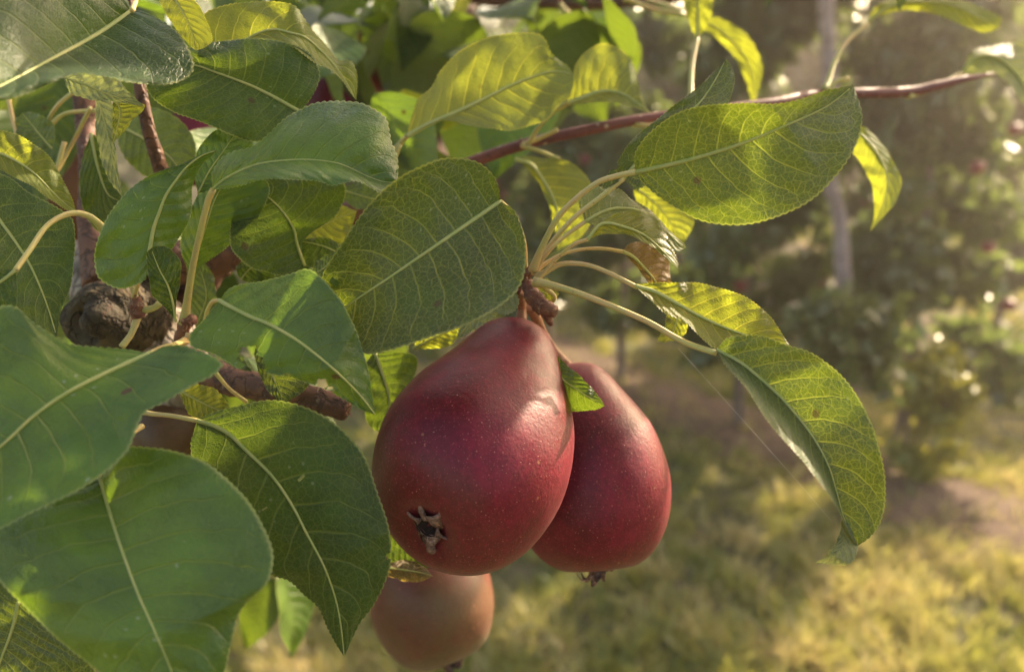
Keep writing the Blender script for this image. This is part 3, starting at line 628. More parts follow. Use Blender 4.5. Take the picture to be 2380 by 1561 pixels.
# ------------------------------------------------------------------ wood of the pear tree
def wood(name, pts, radii_px, mat, **kw):
    P = [at(*p) for p in pts]; r = [rp * p[2] / 1859 for rp, p in zip(radii_px, pts)]
    return tube(name, P, r, mat, tree, **kw)
wood('shoot', [(820, 520, .36), (960, 440, .365), (1095, 378, .372), (1208, 339, .376), (1324, 311, .38), (1514, 274, .39), (1779, 242, .41), (1902, 220, .43), (2103, 214, .45), (2174, 200, .455), (2250, 182, .46), (2310, 172, .47)],
     [17, 14, 14, 13, 12.5, 12, 12, 11.5, 12, 11, 8, 4], M_SHOOT, sides=14, bark=.06, n=90)
wood('bough', [(330, 620, .34), (480, 600, .345), (640, 560, .35), (800, 495, .355), (900, 465, .36)], [60, 46, 34, 24, 18], M_BOUGH, sides=20, bark=.12, n=60)
wood('branch', [(296, -40, .30), (308, 50, .30), (325, 200, .305), (345, 300, .31), (378, 410, .32), (400, 520, .33)], [8, 10, 14, 15, 18, 24], M_BOUGH, sides=14, bark=.06, n=50)
wood('branch', [(190, 180, .36), (200, 300, .36), (205, 420, .35), (215, 540, .34), (255, 660, .335)], [26, 22, 20, 30, 60], M_BOUGH, sides=18, bark=.1, n=50)
wood('trunk', [(205, 590, .37), (270, 700, .345), (350, 790, .345), (400, 880, .36), (380, 1060, .38), (250, 1400, .46), (150, 1900, .80)], [50, 95, 100, 85, 75, 65, 55], M_TRUNK, sides=28, bark=.12, n=90)
wood('knot', [(330, 730, .34), (262, 742, .322), (232, 747, .314), (222, 748, .311), (214, 750, .309), (218, 750, .312)], [88, 84, 78, 70, 40, 3], M_KNOT, sides=30, bark=.16, n=44)
wood('branch', [(430, 850, .32), (530, 885, .30), (650, 908, .285), (740, 930, .277), (806, 952, .275)], [42, 34, 30, 29, 27], M_BOUGH, sides=22, bark=.16, n=50, seed=3)
wood('branch', [(430, 700, .36), (490, 620, .36), (540, 580, .36)], [40, 42, 40], M_BOUGH, sides=18, bark=.15, n=30)
wood('branch', [(1050, -40, .85), (1075, 80, .85), (1070, 200, .85), (1010, 380, .8), (900, 520, .75)], [44, 40, 40, 44, 50], M_BOUGH, sides=18, bark=.1, n=50)
wood('branch', [(1030, -20, .75), (1300, 5, .72), (1500, 2, .7), (1600, -10, .7)], [24, 18, 13, 10], M_BOUGH, sides=12, bark=.1, n=40)
# unseen shoots added above and beside the frame to hold the shading leaves
wood('shoot', [(700, -700, .55), (1100, -380, .45), (1600, -330, .48), (2200, -330, .58), (2700, -420, .75)], [16, 14, 12, 9, 5], M_SHOOT, sides=10, bark=.06, n=60)
wood('shoot', [(1600, -330, .48), (1900, -500, .62), (2300, -700, .8)], [9, 7, 4], M_SHOOT, sides=8, bark=.06, n=40)
wood('shoot', [(2200, -330, .58), (2650, -150, .52), (2850, 250, .46), (2900, 750, .42)], [9, 8, 7, 4], M_SHOOT, sides=8, bark=.06, n=50)
# fruiting spurs
wood('spur', [(1185, 700, .30), (1196, 672, .292), (1208, 650, .287), (1222, 634, .285), (1238, 628, .284)], [16, 14, 14, 17, 11], M_SPUR, sides=16, bark=.22, n=40, seed=5)
wood('spur', [(1222, 655, .287), (1240, 690, .283), (1262, 712, .28), (1292, 722, .278)], [14, 20, 20, 15], M_SPUR, sides=14, bark=.25, n=30, seed=8)
wood('spur', [(1262, 705, .281), (1272, 735, .282), (1281, 755, .285)], [16, 11, 5], M_SPUR, sides=12, bark=.25, n=20, seed=9)
wood('spur', [(416, 790, .29), (425, 765, .287), (432, 748, .285), (450, 742, .283)], [12, 14, 16, 12], M_SPUR, sides=14, bark=.25, n=26, seed=6)
wood('spur', [(323, 738, .28), (318, 712, .279), (316, 690, .278)], [15, 17, 9], M_SPUR, sides=14, bark=.25, n=22, seed=7)
for a, b in (((283, 806, .275), (320, 738, .28)), ((372, 704, .278), (335, 720, .28)), ((310, 668, .285), (314, 730, .282)), ((440, 775, .27), (418, 800, .27))):
    m_ = ((a[0] + b[0]) / 2 + 4, (a[1] + b[1]) / 2 + 3, (a[2] + b[2]) / 2)
    wood('petiole', [a, m_, b], [8, 7, 9], M_STALK, sides=9, n=20)
for p in [((495, 858, .262), (530, 900, .265), (573, 934, .27)), ((95, 320, .34), (130, 250, .33), (190, 200, .33)), ((110, 300, .34), (150, 265, .34), (225, 257, .34)), ((130, 400, .34), (170, 330, .34), (210, 250, .33)),
          ((20, 232, .33), (35, 300, .33), (50, 340, .33)), ((150, 330, .33), (130, 400, .33), (120, 440, .33)), ((1240, 650, .28), (1290, 690, .283), (1262, 715, .288)),
          ((860, 475, .34), (905, 400, .34), (930, 335, .338)), ((1212, 338, .374), (1250, 350, .37), (1300, 370, .368)), ((1220, 335, .374), (1262, 318, .374), (1296, 301, .372)),
          ((1470, 290, .388), (1520, 292, .38), (1560, 285, .38)), ((1920, 212, .43), (1945, 190, .43), (1972, 183, .43)), ((1505, 0, .6), (1600, 30, .55), (1580, 32, .5)), ((1300, 10, .6), (1345, 60, .6), (1372, 110, .6))]:
    wood('petiole', p, [6, 4.5, 5], M_STALK, sides=8, n=20)
rs = random.Random(4)
for (cx, cy, cd, cnt) in ((1222, 640, .282, 12), (432, 748, .281, 9), (318, 700, .276, 8), (1285, 722, .277, 7), (806, 952, .274, 9), (1216, 337, .372, 4)):
    for i in range(cnt):          # bud scales and ragged bark flakes
        a = rs.uniform(0, 6.28); r0 = rs.uniform(3, 12); L = rs.uniform(6, 14)
        p0 = at(cx + r0 * math.cos(a), cy + r0 * math.sin(a), cd); p1 = at(cx + (r0 + L) * math.cos(a + .2), cy + (r0 + L) * math.sin(a + .2), cd - .0005)
        w_ = (p1 - p0).cross(Vector((0, 1, 0))).normalized() * (L * .22 * cd / 1859); up_ = Vector((0, -.0006, 0))
        vs = [p0 - w_, p0 + w_, p1 + w_ * .3, p1 - w_ * .2, p0 + up_, p1 + up_ * .5]
        mesh_obj('bud_scale', vs, [(0, 1, 4), (1, 2, 5, 4), (2, 3, 5), (3, 0, 4, 5), (0, 3, 2, 1)], M_SCALE if i % 2 else M_SPUR, tree, smooth=False)

# ------------------------------------------------------------------ pears
def pear_skin(name, deep, mid, warm, russet, bloom=0.35, dots=1.0):
    k = NT(name); tcn = k.n('ShaderNodeTexCoord'); tc = tcn.outputs['Object']
    big = k.noise(tc, 22, 3, 0.55).outputs[0]; med = k.noise(tc, 95, 5, 0.65, dist=0.4).outputs[0]; fine = k.noise(tc, 900, 3, 0.6).outputs[0]
    at_ = k.n('ShaderNodeAttribute', attribute_name='along')   # 0 calyx .. 1 stem
    al = at_.outputs['Fac']
    c = k.mix(k.ramp(big, 0.35, 0.68), deep, mid)
    c = k.mix(k.math('MULTIPLY', k.ramp(med, 0.45, 0.78), 0.6), c, warm)
    e = k.math('MULTIPLY', k.ramp(al, 0.0, 0.085, 1.0, 0.0), k.ramp(med, 0.25, 0.65, 0.3, 1.3))
    c = k.mix(k.math('MULTIPLY', e, 0.75, clamp=True), c, russet)
    e2 = k.math('MULTIPLY', k.ramp(al, 0.72, 1.0), 0.2)
    c = k.mix(e2, c, (0.25, 0.075, 0.085))
    st = k.noise(tc, 300, 4, 0.7, dist=0.8).outputs[0]
    c = k.mix(k.ramp(st, 0.42, 0.66, 0.0, 0.5), c, deep)
    c = k.mix(k.ramp(st, 0.50, 0.30, 0.0, 0.45), c, warm)
    c = k.mix(k.ramp(k.noise(tc, 38, 4, 0.6, dist=1.0).outputs[0], 0.50, 0.72, 0.0, 0.28), c, russet)
    c = k.mix(k.ramp(fine, 0.4, 0.8, 0.0, 0.3), c, warm)
    v3 = k.n('ShaderNodeTexVoronoi', feature='F1'); k.put(v3.inputs['Vector'], tc); v3.inputs['Scale'].default_value = 1150
    c = k.mix(k.math('MULTIPLY', k.ramp(v3.outputs['Distance'], 0.22, 0.08), 0.5 * dots), c, (0.40, 0.12, 0.09))
    v = k.n('ShaderNodeTexVoronoi', feature='F1'); k.put(v.inputs['Vector'], tc); v.inputs['Scale'].default_value = 760
    sz = k.math('MULTIPLY', k.n('ShaderNodeSeparateXYZ').outputs[0], 0.0)
    rnd = k.n('ShaderNodeSeparateColor'); k.put(rnd.inputs[0], v.outputs['Color'])
    dot = k.math('SUBTRACT', 1.0, k.ramp(v.outputs['Distance'], k.math('MULTIPLY', rnd.outputs[0], 0.08), k.math('ADD', k.math('MULTIPLY', rnd.outputs[0], 0.14), 0.06)))
    dot = k.math('MULTIPLY', dot, k.math('GREATER_THAN', rnd.outputs[1], 0.2))
    c = k.mix(k.math('MULTIPLY', dot, 0.75 * dots), c, (0.50, 0.20, 0.15))
    v2 = k.n('ShaderNodeTexVoronoi', feature='F1'); k.put(v2.inputs['Vector'], tc); v2.inputs['Scale'].default_value = 85
    r2 = k.n('ShaderNodeSeparateColor'); k.put(r2.inputs[0], v2.outputs['Color'])
    fl = k.math('MULTIPLY', k.math('LESS_THAN', k.math('ADD', v2.outputs['Distance'], k.math('MULTIPLY', fine, 0.05)), 0.075), k.math('GREATER_THAN', r2.outputs[0], 0.7))
    c = k.mix(k.math('MULTIPLY', fl, 0.6), c, (0.30, 0.13, 0.07))
    h = k.math('ADD', k.math('MULTIPLY', fine, 0.35), k.math('ADD', k.math('MULTIPLY', med, 0.8), k.math('MULTIPLY', dot, 0.25)))
    p = k.principled(Base_Color=c, Roughness=k.ramp(med, 0.3, 0.7, 0.36, 0.50), Normal=k.bump(h, 0.5, 0.0007))
    p.inputs['Specular IOR Level'].default_value = 0.34
    p.inputs['Subsurface Weight'].default_value = 0.06; p.inputs['Subsurface Radius'].default_value = (0.004, 0.0015, 0.001); p.inputs['Subsurface Scale'].default_value = 0.5
    p.inputs['Sheen Weight'].default_value = bloom; p.inputs['Sheen Roughness'].default_value = 0.45; p.inputs['Sheen Tint'].default_value = (1.0, 0.78, 0.70, 1)
    return k.surf(p.outputs[0])
M_PEAR = pear_skin('red_pear_skin', (0.068, 0.0004, 0.004), (0.150, 0.001, 0.017), (0.20, 0.006, 0.024), (0.11, 0.016, 0.012), 0.03)
M_PEARB = pear_skin('dull_pear_skin', (0.105, 0.026, 0.018), (0.10, 0.065, 0.024), (0.14, 0.045, 0.03), (0.09, 0.08, 0.03), 0.08, 0.6)
M_PEARD = pear_skin('brown_pear_skin', (0.07, 0.035, 0.015), (0.10, 0.06, 0.025), (0.10, 0.05, 0.03), (0.10, 0.07, 0.025), 0.04, 0.4)  # darker, browner skin for the pear at lower left
M_CALYX = bark_material('calyx', (0.10, 0.045, 0.032), (0.24, 0.13, 0.10), (0.40, 0.29, 0.24), 2.2, 0.8, 0.0004)
M_CUP = bark_material('calyx_cup', (0.012, 0.005, 0.005), (0.03, 0.012, 0.01), (0.02, 0.01, 0.01), 2.0, 0.9, 0.0004)
M_STEM = bark_material('pear_stem', (0.36, 0.19, 0.10), (0.28, 0.12, 0.06), (0.42, 0.27, 0.16), 1.2, 0.6, 0.0003)

PROF = [(-.80, 0), (-.815, .08), (-.86, .15), (-.915, .27), (-.93, .38), (-.90, .50), (-.80, .66), (-.62, .81), (-.38, .93), (-.12, .99), (.1, 1.0),
        (.35, .955), (.6, .86), (.82, .74), (1.02, .63), (1.2, .535), (1.34, .45), (1.44, .35), (1.50, .22), (1.52, .10), (1.525, 0)]
def pear(label, calyx, centre, tip, rad_px, mat, stem=None, sepals=1.0, seed=0, group='pears hanging on the branch', name='pear', flat=1.0, neck=1.0, lift0=0.0):
    """calyx, centre, tip: (x, y, depth) of the spine; radius in picture units at the centre"""
    C = [np.array(at(*q)) for q in (calyx, centre, tip)]
    rad = rad_px * centre[2] / 1859
    pr = np.array(PROF); PZ = spline(pr, 64, per=30)
    zc, rc = PZ[:, 0], np.clip(PZ[:, 1], 0, None); rc[0] = rc[-1] = 0
    z0, z2 = -.80, 1.525
    def spine(z):   # quadratic through calyx (z0), centre (0), tip (z2)
        L0 = (z - 0) * (z - z2) / ((z0 - 0) * (z0 - z2)); L1 = (z - z0) * (z - z2) / ((0 - z0) * (0 - z2)); L2 = (z - z0) * (z - 0) / ((z2 - z0) * (z2 - 0))
        return L0[:, None] * C[0] + L1[:, None] * C[1] + L2[:, None] * C[2]
    S = spine(zc); e = 1e-3; T = (spine(zc + e) - spine(zc - e)); T /= np.linalg.norm(T, axis=1)[:, None]
    ref = np.array([1.0, 0.0, 0.0]); sides = 72
    U = ref - T * (T @ ref)[:, None]; U /= np.linalg.norm(U, axis=1)[:, None]; V = np.cross(T, U)
    ang = np.linspace(0, 2 * np.pi, sides, endpoint=False); rng = np.random.default_rng(seed); ph = rng.random(6) * 6.28
    nk = 1 + (neck - 1) * np.exp(-((zc - .85) / .42) ** 2)
    g = 1 + .013 * np.sin(2 * ang[None] + ph[0] + zc[:, None]) + .012 * np.sin(3 * ang[None] + ph[1] + 2 * zc[:, None]) + .012 * np.sin(5 * ang[None] + ph[2]) * np.exp(-((zc[:, None] + .8) / .35) ** 2) \
        + .005 * np.sin(4 * ang[None] - zc[:, None] * 1.3 + ph[3])
    X = S[:, None] + (rc * nk * rad)[:, None, None] * g[..., None] * (np.cos(ang)[None, :, None] * U[:, None] + np.sin(ang)[None, :, None] * V[:, None])
    n = len(zc); verts = np.vstack([X[1:-1].reshape(-1, 3), S[:1], S[-1:]]); m = n - 2
    idx = np.arange(m * sides).reshape(m, sides)
    faces = [(idx[i, j], idx[i, (j + 1) % sides], idx[i + 1, (j + 1) % sides], idx[i + 1, j]) for i in range(m - 1) for j in range(sides)]
    a, b = m * sides, m * sides + 1
    faces += [(a, idx[0, (j + 1) % sides], idx[0, j]) for j in range(sides)] + [(b, idx[m - 1, j], idx[m - 1, (j + 1) % sides]) for j in range(sides)]
    root = thing(name, label, 'pear', tuple(C[1]), group)
    o = mesh_obj('flesh', verts, faces, mat, root, loc=tuple(C[1]))
    al = np.concatenate([np.repeat((zc[1:-1] - z0) / (z2 - z0), sides), [0, 1]])
    at_ = o.data.attributes.new('along', 'FLOAT', 'POINT'); at_.data.foreach_set('value', np.clip(al, 0, 1).astype(np.float32))
    if sepals:
        T0, U0, V0 = T[2], U[2], V[2]; out = -T0; base = S[0]
        # dark cup
        rings = [(0, .015), (.04, .0), (.075, .03), (.10, .085), (.115, .10)]
        vs = [base + out * rad * .01]; fs = []
        for (rr, hh) in rings[1:]:
            for a_ in np.linspace(0, 6.283, 14, endpoint=False):
                vs.append(base + out * rad * (hh + .012 * math.sin(a_ * 5)) + rad * rr * sepals * (math.cos(a_) * U0 + math.sin(a_) * V0))
        fs += [(0, 1 + (j + 1) % 14, 1 + j) for j in range(14)]
        for i in range(3):
            fs += [(1 + i * 14 + j, 1 + i * 14 + (j + 1) % 14, 1 + (i + 1) * 14 + (j + 1) % 14, 1 + (i + 1) * 14 + j) for j in range(14)]
        cup = mesh_obj('calyx', vs, fs, M_CUP, root)
        for q in range(6):
            a_ = q * 1.05 + rng.random() * .5; L = rad * (.10 + .24 * rng.random()) * sepals; w_ = rad * .085 * sepals * (0.7 + rng.random() * .6)
            rdir = math.cos(a_) * U0 + math.sin(a_) * V0; tdir = -math.sin(a_) * U0 + math.cos(a_) * V0
            tw = rng.uniform(-1.0, 1.0); vs = []; lift = rng.uniform(.0, .55) + lift0
            for s_ in np.linspace(0, 1, 8):
                c_ = base + rad * .085 * sepals * rdir + out * rad * .085 + rdir * L * s_ + out * L * (.7 * lift * math.sin(s_ * 2.4) - .25 * s_)
                ww = w_ * (1 - s_ * .8) * (1 + .3 * math.sin(s_ * 9 + q)); td = tdir * math.cos(tw * s_ * 1.6) + out * math.sin(tw * s_ * 1.6)
                nn = np.cross(td, rdir) * .004 * rad * 4
                vs += [c_ - td * ww, c_ + nn, c_ + td * ww, c_ - nn]
            fs = []
            for i in range(7):
                for j in range(4):
                    fs.append((i * 4 + j, i * 4 + (j + 1) % 4, i * 4 + 4 + (j + 1) % 4, i * 4 + 4 + j))
            fs += [(28, 29, 30, 31)]
            mesh_obj('sepal', vs, fs, M_CALYX, cup)
    if stem:
        P = [Vector(C[2] * .985 + C[1] * .015)] + [at(*q[:3]) for q in stem]
        tube('stem', P, [rad * .07, *[rad * .05] * (len(stem) - 1), rad * .075], M_STEM, root, sides=10, bark=.08, n=24)
    return root

pear('big glossy dark red pear in front with a torn brown calyx', (1005, 1213, .2500), (1091, 1080, .268), (1212, 752, .298), 225, M_PEAR,
     stem=[(1213, 715, .298), (1207, 680, .292)], sepals=1.1, seed=3, neck=1.07)
pear('dark red pear behind and right of the biggest one', (1390, 1294, .313), (1370, 1134, .318), (1319, 846, .325), 185, M_PEAR,
     stem=[(1290, 815, .322), (1262, 770, .318), (1235, 715, .300)], sepals=.9, seed=11, neck=1.08, lift0=1.1)
pear('dull orange-brown pear hanging lowest beneath the front pear', (1044, 1514, .400), (1005, 1392, .405), (950, 1160, .41), 145, M_PEARB,
     stem=[(935, 1100, .40), (930, 1050, .39)], sepals=1.0, seed=5, lift0=1.1)
pear('dusty pink pear showing between leaves at the left edge', (60, 560, .50), (95, 480, .50), (185, 310, .50), 120, M_PEARB, seed=7, sepals=0, stem=[(195, 290, .50), (200, 270, .48)])
pear('shaded red pear glimpsed behind the dark leaf at upper left', (480, 420, .44), (475, 345, .44), (455, 220, .45), 85, M_PEAR, seed=8, sepals=0, stem=[(450, 200, .45), (440, 180, .44)])
pear('blurred pink pear beyond the tip of the arching leaf', (760, 330, .60), (795, 250, .60), (830, 130, .61), 95, M_PEAR, seed=9, sepals=0, stem=[(835, 110, .61), (838, 70, .6)])
pear('greenish brown pear half hidden in the gap at lower left', (400, 1090, .36), (390, 1010, .36), (370, 880, .37), 88, M_PEARD, seed=10, sepals=0, stem=[(366, 860, .37), (362, 830, .36)])

# spider thread
k = NT('silk'); pr_ = k.principled(Base_Color=(0.75, 0.72, 0.68), Roughness=0.3); M_SILK = k.surf(pr_.outputs[0])
th = tube('spider_thread', [at(1577, 810, .27), at(1716, 964, .262), at(1831, 1093, .255), at(1931, 1208, .25)], [.00002] * 4, M_SILK, None, sides=5, n=20)
tag(th, 'single strand of spider silk slanting down left of the drooping leaf', 'spider thread')

# ------------------------------------------------------------------ softly focused foliage of the pear tree behind
def proto_leaf(i, mat):
    rng = random.Random(i); N, K = 14, 3
    L, W = 1.0, rng.uniform(.52, .66); fold = rng.uniform(.1, .35); bend = rng.uniform(.1, .45)
    V, UVs, MTs = [], [], []
    for a in range(N + 1):
        s = a / N; w = W * .5 * (math.sin(math.pi * min(1, s * 1.02) ** .8) ** .85) if 0 < s < 1 else 0.0
        for b in range(-K, K + 1):
            t = b / K
            V.append((w * t, L * s, abs(w * t) * fold - bend * s * s + .02 * math.sin(s * 12 + b))); UVs.append((s, t * .5 + .5)); MTs.append((s * .06, w * t * .06))
    nc = 2 * K + 1
    F = [(a * nc + b, a * nc + b + 1, (a + 1) * nc + b + 1, (a + 1) * nc + b) for a in range(N) for b in range(nc - 1)]
    me = bpy.data.meshes.new('leaf'); me.from_pydata(V, [], F); me.shade_smooth()
    li = np.zeros(len(me.loops), np.int32); me.loops.foreach_get('vertex_index', li)
    for nm, arr in (('along', UVs), ('metric', MTs)):
        l = me.uv_layers.new(name=nm); l.data.foreach_set('uv', np.array(arr, np.float32)[li].ravel())
    me.materials.append(mat); return me
PROTO = [proto_leaf(1, M_DARK), proto_leaf(2, M_GLOSS), proto_leaf(3, M_DARK), proto_leaf(4, M_YOUNG), proto_leaf(5, M_PALE), proto_leaf(6, M_GLOSS)]
rp = random.Random(21)
def put_leaf(x, y, d, size=None, mesh=None):
    me = mesh or PROTO[rp.choice([0, 0, 1, 1, 2, 2, 3, 4, 5])]
    o = bpy.data.objects.new('leaf', me); col.objects.link(o)
    o.location = at(x, y, d) - Vector(tree.location)
    sz = size or rp.uniform(.05, .08)
    o.scale = (sz,) * 3
    # leaves droop from the branch, faces up and outward
    o.rotation_euler = (R(rp.uniform(-75, 5)), R(rp.uniform(-35, 35)), R(rp.uniform(0, 360)))
    o.parent = tree
    return o
for i in range(230):
    for _ in range(30):
        x, y = rp.uniform(-150, 1120), rp.uniform(-130, 1150)
        if y < 1050 - max(0, x - 300) * .95: break
    put_leaf(x, y, rp.uniform(.42, .95), mesh=PROTO[rp.choice([0, 0, 0, 1, 2, 2, 2, 5, 5, 3])])
for i in range(60):                   # along the top centre
    put_leaf(rp.uniform(700, 1380), rp.uniform(-160, 210), rp.uniform(.5, 1.0), rp.uniform(.06, .1), PROTO[rp.choice([0, 1, 2, 2])])
for (x, y) in ((560, 830), (600, 860), (640, 890), (780, 900), (60, 1230), (20, 1260)):
    put_leaf(x, y, .36, .07, PROTO[rp.choice([0, 2])])
for (x, y) in ((770, 30), (830, 10), (880, 60), (930, 10), (800, 90), (850, 140), (980, 60), (1020, 130), (1110, 40), (1180, 20)):
    put_leaf(x, y, rp.uniform(.5, .62), .1, PROTO[rp.choice([0, 2])])
for (x, y, d) in ((660, 1300, .55), (640, 1340, .55), (700, 1450, .8), (950, 1130, .5), (880, 760, .5), (980, 380, .6), (960, 420, .6)):
    put_leaf(x, y, d)

# unseen leaves added outside the frame, set along sun rays to shade chosen points
SHADE = [(x, y, d) for (x, y, d) in ((1440, 950, .305), (1060, 1450, .38), (1020, 1500, .38), (1100, 1380, .38))] + [(x, y, d) for (x, y, d) in ((150, 900, .2), (60, 1050, .2), (300, 950, .21), (150, 1100, .2), (200, 1300, .2), (400, 1150, .21), (500, 1250, .2), (350, 1400, .2), (120, 1250, .2), (450, 1450, .2), (560, 1100, .24), (700, 1250, .235),
    (620, 1150, .24), (800, 1350, .24), (850, 1200, .24), (740, 1050, .24), (560, 720, .24), (650, 760, .24), (750, 820, .24), (600, 330, .25), (700, 300, .25), (820, 300, .25), (700, 400, .25), (1100, 420, .255), (1000, 480, .25),
    (900, 560, .25), (850, 650, .25), (1000, 700, .25), (1150, 620, .255), (1050, 620, .25), (900, 760, .25), (1550, 330, .24), (1640, 290, .24), (1900, 260, .24), (1930, 350, .24), (1800, 850, .24), (1900, 900, .24), (1950, 1050, .24),
    (2000, 1150, .24), (1850, 920, .24), (300, 550, .26), (380, 480, .26), (260, 620, .26), (700, 500, .285), (620, 570, .285), (500, 550, .28), (60, 600, .26), (120, 680, .26), (100, 480, .26), (1500, 380, .27), (1420, 470, .27),
    (100, 250, .35), (200, 350, .33), (350, 350, .33), (250, 250, .3), (470, 330, .3), (450, 60, .257), (400, 330, .33), (150, 330, .33), (480, 680, .31), (740, 540, .31), (870, 450, .33), (600, 180, .28), (480, 220, .28), (650, 150, .28), (1150, 800, .27), (1050, 900, .25), (1100, 1000, .245), (380, 130, .21), (430, 600, .26))]
LIT = [(1150, 200, .34), (1050, 230, .34), (1200, 120, .34), (1400, 150, .36), (1300, 450, .36), (640, 50, .29), (700, 60, .29), (1700, 440, .24), (1760, 400, .235), (1700, 720, .258), (1600, 690, .26), (2050, 400, .36), (90, 380, .285),
       (1280, 940, .26), (1310, 1100, .262), (1530, 1060, .31), (700, 690, .24), (700, 980, .24), (640, 960, .24), (120, 100, .21), (200, 60, .215), (870, 490, .25), (1520, 520, .262), (1830, 1000, .236), (80, 60, .2), (1140, 1400, .40)]
LITP = [at(*q) for q in LIT]; CI = CR.inverted()
for q in SHADE:
    p = at(*q)
    for rep_ in range(1 if rp.random() < .7 else 2):
        for _ in range(60):
            t = rp.uniform(.12, .75); c = p + sd * t + Vector((rp.uniform(-.012, .012), rp.uniform(-.012, .012), rp.uniform(-.012, .012)))
            v = CI @ (c - Vector((0, 0, CAM_Z))); px, py = 1190 - v.x / v.z * 1859, 780.5 + v.y / v.z * 1859
            if -v.z < .1 or not (py < -140 or px > 2560): continue
            if any((((c - l) - sd * ((c - l) @ sd)).length < .022) and ((c - l) @ sd) > 0 for l in LITP): continue
            sz = rp.uniform(.05, .065)
            o = bpy.data.objects.new('leaf', PROTO[rp.randrange(3)]); col.objects.link(o)  # added light blocker in leaf form, out of view
            zax = (sd + Vector((rp.uniform(-.3, .3), rp.uniform(-.3, .3), rp.uniform(-.3, .3)))).normalized()
            yax = Vector((rp.uniform(-1, 1), rp.uniform(-1, 1), rp.uniform(-1, 0))); yax = (yax - zax * (yax @ zax)).normalized(); xax = yax.cross(zax)
            o.matrix_world = Matrix((xax, yax, zax)).transposed().to_4x4() @ Matrix.Identity(4)
            o.rotation_euler = Matrix((xax, yax, zax)).transposed().to_euler()
            o.location = c - yax * sz * .45 - Vector(tree.location); o.scale = (sz,) * 3; o.parent = tree
            break

for q in ((860, 40, .6), (900, 100, .6), (960, 40, .65), (1020, 80, .65), (1100, 40, .7), (1200, 30, .7), (1280, 70, .7), (840, 160, .55), (940, 200, .6), (1000, 160, .7), (1340, 40, .7), (780, 60, .55)) * 2:  # more unseen leaves added to cast shade on the top centre foliage
    p = at(*q)
    for _ in range(60):
        c = p + sd * rp.uniform(.12, .9) + Vector((rp.uniform(-.03, .03), rp.uniform(-.03, .03), rp.uniform(-.03, .03)))
        v = CI @ (c - Vector((0, 0, CAM_Z))); px, py = 1190 - v.x / v.z * 1859, 780.5 + v.y / v.z * 1859
        if -v.z < .1 or not (py < -170 or px > 2600): continue
        if any((((c - l) - sd * ((c - l) @ sd)).length < .035) and ((c - l) @ sd) > 0 for l in LITP): continue
        zax = (sd + Vector((rp.uniform(-.2, .2), rp.uniform(-.2, .2), rp.uniform(-.2, .2)))).normalized()
        yax = Vector((rp.uniform(-1, 1), rp.uniform(-1, 1), -.5)); yax = (yax - zax * (yax @ zax)).normalized(); xax = yax.cross(zax)
        o = bpy.data.objects.new('leaf', PROTO[rp.randrange(3)]); col.objects.link(o)
        o.rotation_euler = Matrix((xax, yax, zax)).transposed().to_euler(); o.location = c - yax * .05 - Vector(tree.location); o.scale = (.1,) * 3; o.parent = tree
        break

# ------------------------------------------------------------------ the ground
def ground_material(name, cols, sc=1.0):
    k = NT(name); tc = k.n('ShaderNodeTexCoord').outputs['Object']
    a = k.noise(tc, 1.7 * sc, 5, 0.6).outputs[0]; b = k.noise(tc, 14 * sc, 5, 0.65).outputs[0]; c_ = k.noise(tc, 90 * sc, 4, 0.6).outputs[0]
    c = k.mix(k.ramp(a, 0.4, 0.6), cols[0], cols[1]); c = k.mix(k.ramp(b, 0.45, 0.65), c, cols[2]); c = k.mix(k.ramp(c_, 0.5, 0.7, 0, .7), c, cols[3])
    p = k.principled(Base_Color=c, Roughness=0.95, Normal=k.bump(k.math('ADD', b, c_), 0.8, 0.03))
    return k.surf(p.outputs[0])
M_GROUND = ground_material('meadow_soil', ((0.10, 0.10, 0.035), (0.15, 0.125, 0.065), (0.07, 0.085, 0.025), (0.19, 0.15, 0.09)))
M_MULCH = ground_material('bare_soil', ((0.12, 0.075, 0.05), (0.18, 0.12, 0.085), (0.09, 0.055, 0.04), (0.27, 0.19, 0.14)), 1.4)
gs = 600
g = mesh_obj('ground', [(-gs, -gs, 0), (gs, -gs, 0), (gs, gs, 0), (-gs, gs, 0)], [(0, 1, 2, 3)], M_GROUND, smooth=False); g['kind'] = 'structure'

T2 = on_ground(1695, 985); RD = Vector((-.57, .82, 0)).normalized(); RN = Vector((.82, .57, 0)).normalized()
def strip(off, name):
    vs, fs = [], []; rng = random.Random(int(off * 10)); n = 60
    for i in range(n + 1):
        c = T2 + RN * off + RD * (-8 + i * .7)
        a = .36 + rng.uniform(-.09, .09); b = .36 + rng.uniform(-.09, .09)
        vs += [c - RN * a + Vector((0, 0, .004)), c - RN * a * .4 + Vector((0, 0, .03)), c + RN * b * .4 + Vector((0, 0, .03)), c + RN * b + Vector((0, 0, .004))]
    for i in range(n):
        fs += [(i * 4 + j, i * 4 + j + 1, i * 4 + j + 5, i * 4 + j + 4) for j in range(3)]
    o = mesh_obj(name, vs, fs, M_MULCH); o['kind'] = 'structure'
for off in (0, 3.2, 6.4): strip(off, 'soil_strip')

